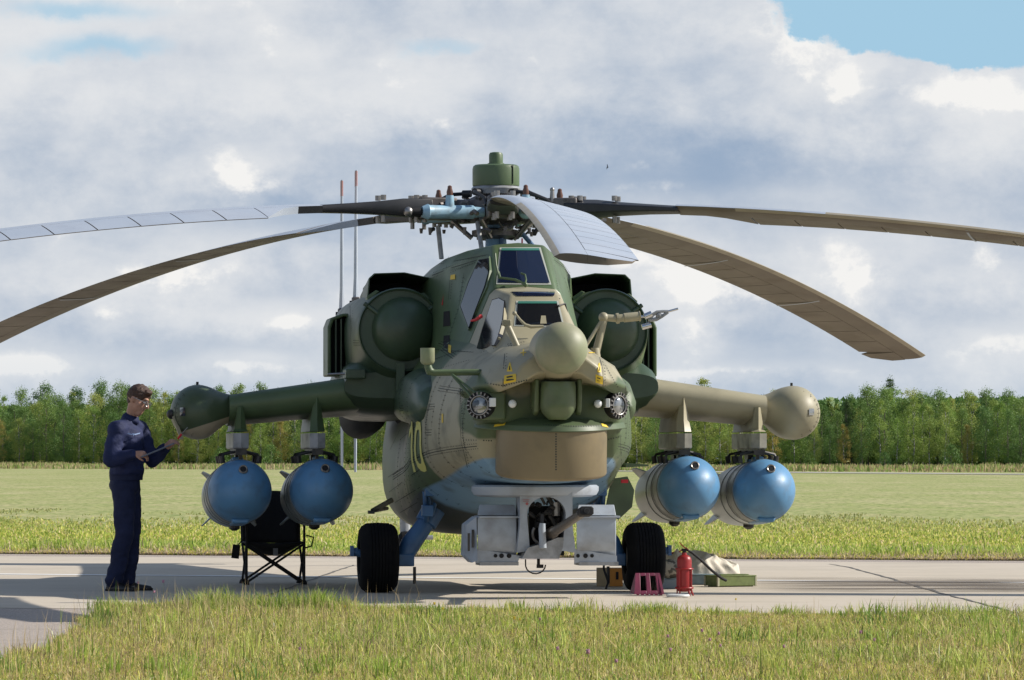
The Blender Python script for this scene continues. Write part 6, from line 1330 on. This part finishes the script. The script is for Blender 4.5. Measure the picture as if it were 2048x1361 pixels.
# pale case under the tarpaulin, then the tarpaulin
m_tarp = mat('canvas_cream', (.68, .63, .54), .85, (.60, .55, .46), 5, dirt=(.36, .32, .26), damt=.4, dscale=8, bump=.2, bscale=60)
tx_, ty_ = (1385-1024)/F*44.2, 44.6
cs2 = MB(); cs2.box((0, 0, .045), (.62, .28, .085)); cs2.box((0, 0, .095), (.64, .30, .014)); cso = cs2.obj('equipment_case', mat('case_blue_grey', (.17, .25, .29), .5, (.21, .29, .33), 8, dirt=(.08, .1, .1), damt=.6, dscale=10), bevel=.006); cso.location = (tx_-.02, ty_-.2, 0); tag(cso, 'long low blue-grey equipment case under the crumpled cream canvas', 'case')
tp_ = MB(); g = []; NX, NY = 56, 34
for i in range(NX+1):
    for j in range(NY+1):
        u, v = i/NX, j/NY; x = (u-.5)*.86; y = (v-.5)*.55
        base = .215*(max(0, math.sin(PI*min(1, u*.9+.10)))**.45)*(1-abs(v-.55)**1.6*2.2)+.03
        base *= .78+.10*math.sin(u*5+.5)
        w_ = noise.noise(V((x*5, y*6, 3)))*.045+noise.noise(V((x*13+y*6, y*5, 8)))*.028+.012*math.sin(x*60+y*22+6*noise.noise(V((x*4, y*4, 1))))
        z = max(.0, base+w_*(.3+1.2*min(1, base/.15))); g.append(V((x+noise.noise(V((v*6, u*3, 5)))*.04, y+.02*noise.noise(V((u*8, v*3, 2))), z+.10*(1 if v > .25 else v*4))))
for k_, p in enumerate(g):
    i, j = divmod(k_, NY+1)
    if j < 4: p.z = p.z*(j/4)**.6*.9+.09*(1-j/4)*0+ .02
    if i < 3 or i > NX-3 or j > NY-3: p.z *= .3
tp_.add(g, [(i*(NY+1)+j, (i+1)*(NY+1)+j, (i+1)*(NY+1)+j+1, i*(NY+1)+j+1) for i in range(NX) for j in range(NY)])
tpo = tp_.obj('canvas_cover', m_tarp, ang=80); tpo.location = (tx_+.05, ty_-.0, .0); sol = tpo.modifiers.new('s', 'SOLIDIFY'); sol.thickness = .004; ss = tpo.modifiers.new('u', 'SUBSURF'); ss.levels = 1; ss.render_levels = 1
tag(tpo, 'crumpled heap of cream canvas covers piled behind the fire extinguisher', 'canvas')
for i, (px_, py_, w_, r_, l_) in enumerate(((1345, 1108, .09, .25, 'red ribbon lying along the left end of the cream canvas heap'), (1425, 1117, .10, .3, 'red ribbon on the right shoulder of the cream canvas heap'))):
    p = P(px_, py_, ty_-.05); rb_ = MB(); rb_.loft([[V((t*w_, -.02, .02*math.sin(t*5))), V((t*w_, .02, .02*math.sin(t*5))), V((t*w_, .022, .006+.02*math.sin(t*5))), V((t*w_, -.018, .006+.02*math.sin(t*5)))] for t in np.linspace(-.5, .5, 8)]); o = rb_.obj('ribbon', m_red); o.location = p; o.rotation_euler = (R(-50), r_, 0); tag(o, l_, 'ribbon')
# spotted bundle between wheel and extinguisher
b2 = MB(); b2.ball((0, 0, .09), (.13, .10, .085), n=24); 
for i_, v in enumerate(b2.v): v = V(v); b2.v[i_] = tuple(v+v.normalized()*noise.noise(v*16)*.03)
o = b2.obj('cloth_bundle', mat('patterned_cloth', (.36, .32, .25), .8, (.10, .09, .07), 22, contrast=(.5, .54))); o.location = ((1340-1024)/F*42.8, 43.0, .085); tag(o, 'crumpled brown and cream cloth bundle tucked behind the right wheel', 'cloth')
o = MB().box((0, 0, .0425), (.22, .14, .085)).obj('tool_tin', mat('tin_grey', (.22, .25, .26), .5), bevel=.006); o.location = ((1340-1024)/F*42.8, 43.0, 0); tag(o, 'small grey tin under the brown cloth bundle behind the right wheel', 'tin')
# wooden box with orange side behind the wheel
wx, wy = (1221-1024)/F*43.4, 43.8
wb = empty('wooden_box', (wx, wy, 0), label='small plywood box with an orange panel behind the right wheel', cat='box')
MB().box((0, 0, .085), (.24, .2, .17)).obj('box_body', mat('plywood', (.42, .33, .2), .7, (.36, .27, .15), 6), wb, bevel=.004); MB().box((.06, -.103, .085), (.118, .008, .165)).obj('orange_panel', mat('orange_paint', (.55, .22, .03), .5), wb); MB().box((.068, -.11, .10), (.024, .006, .07)).obj('latch', m_black, wb)
# rusty weed in front of the chair
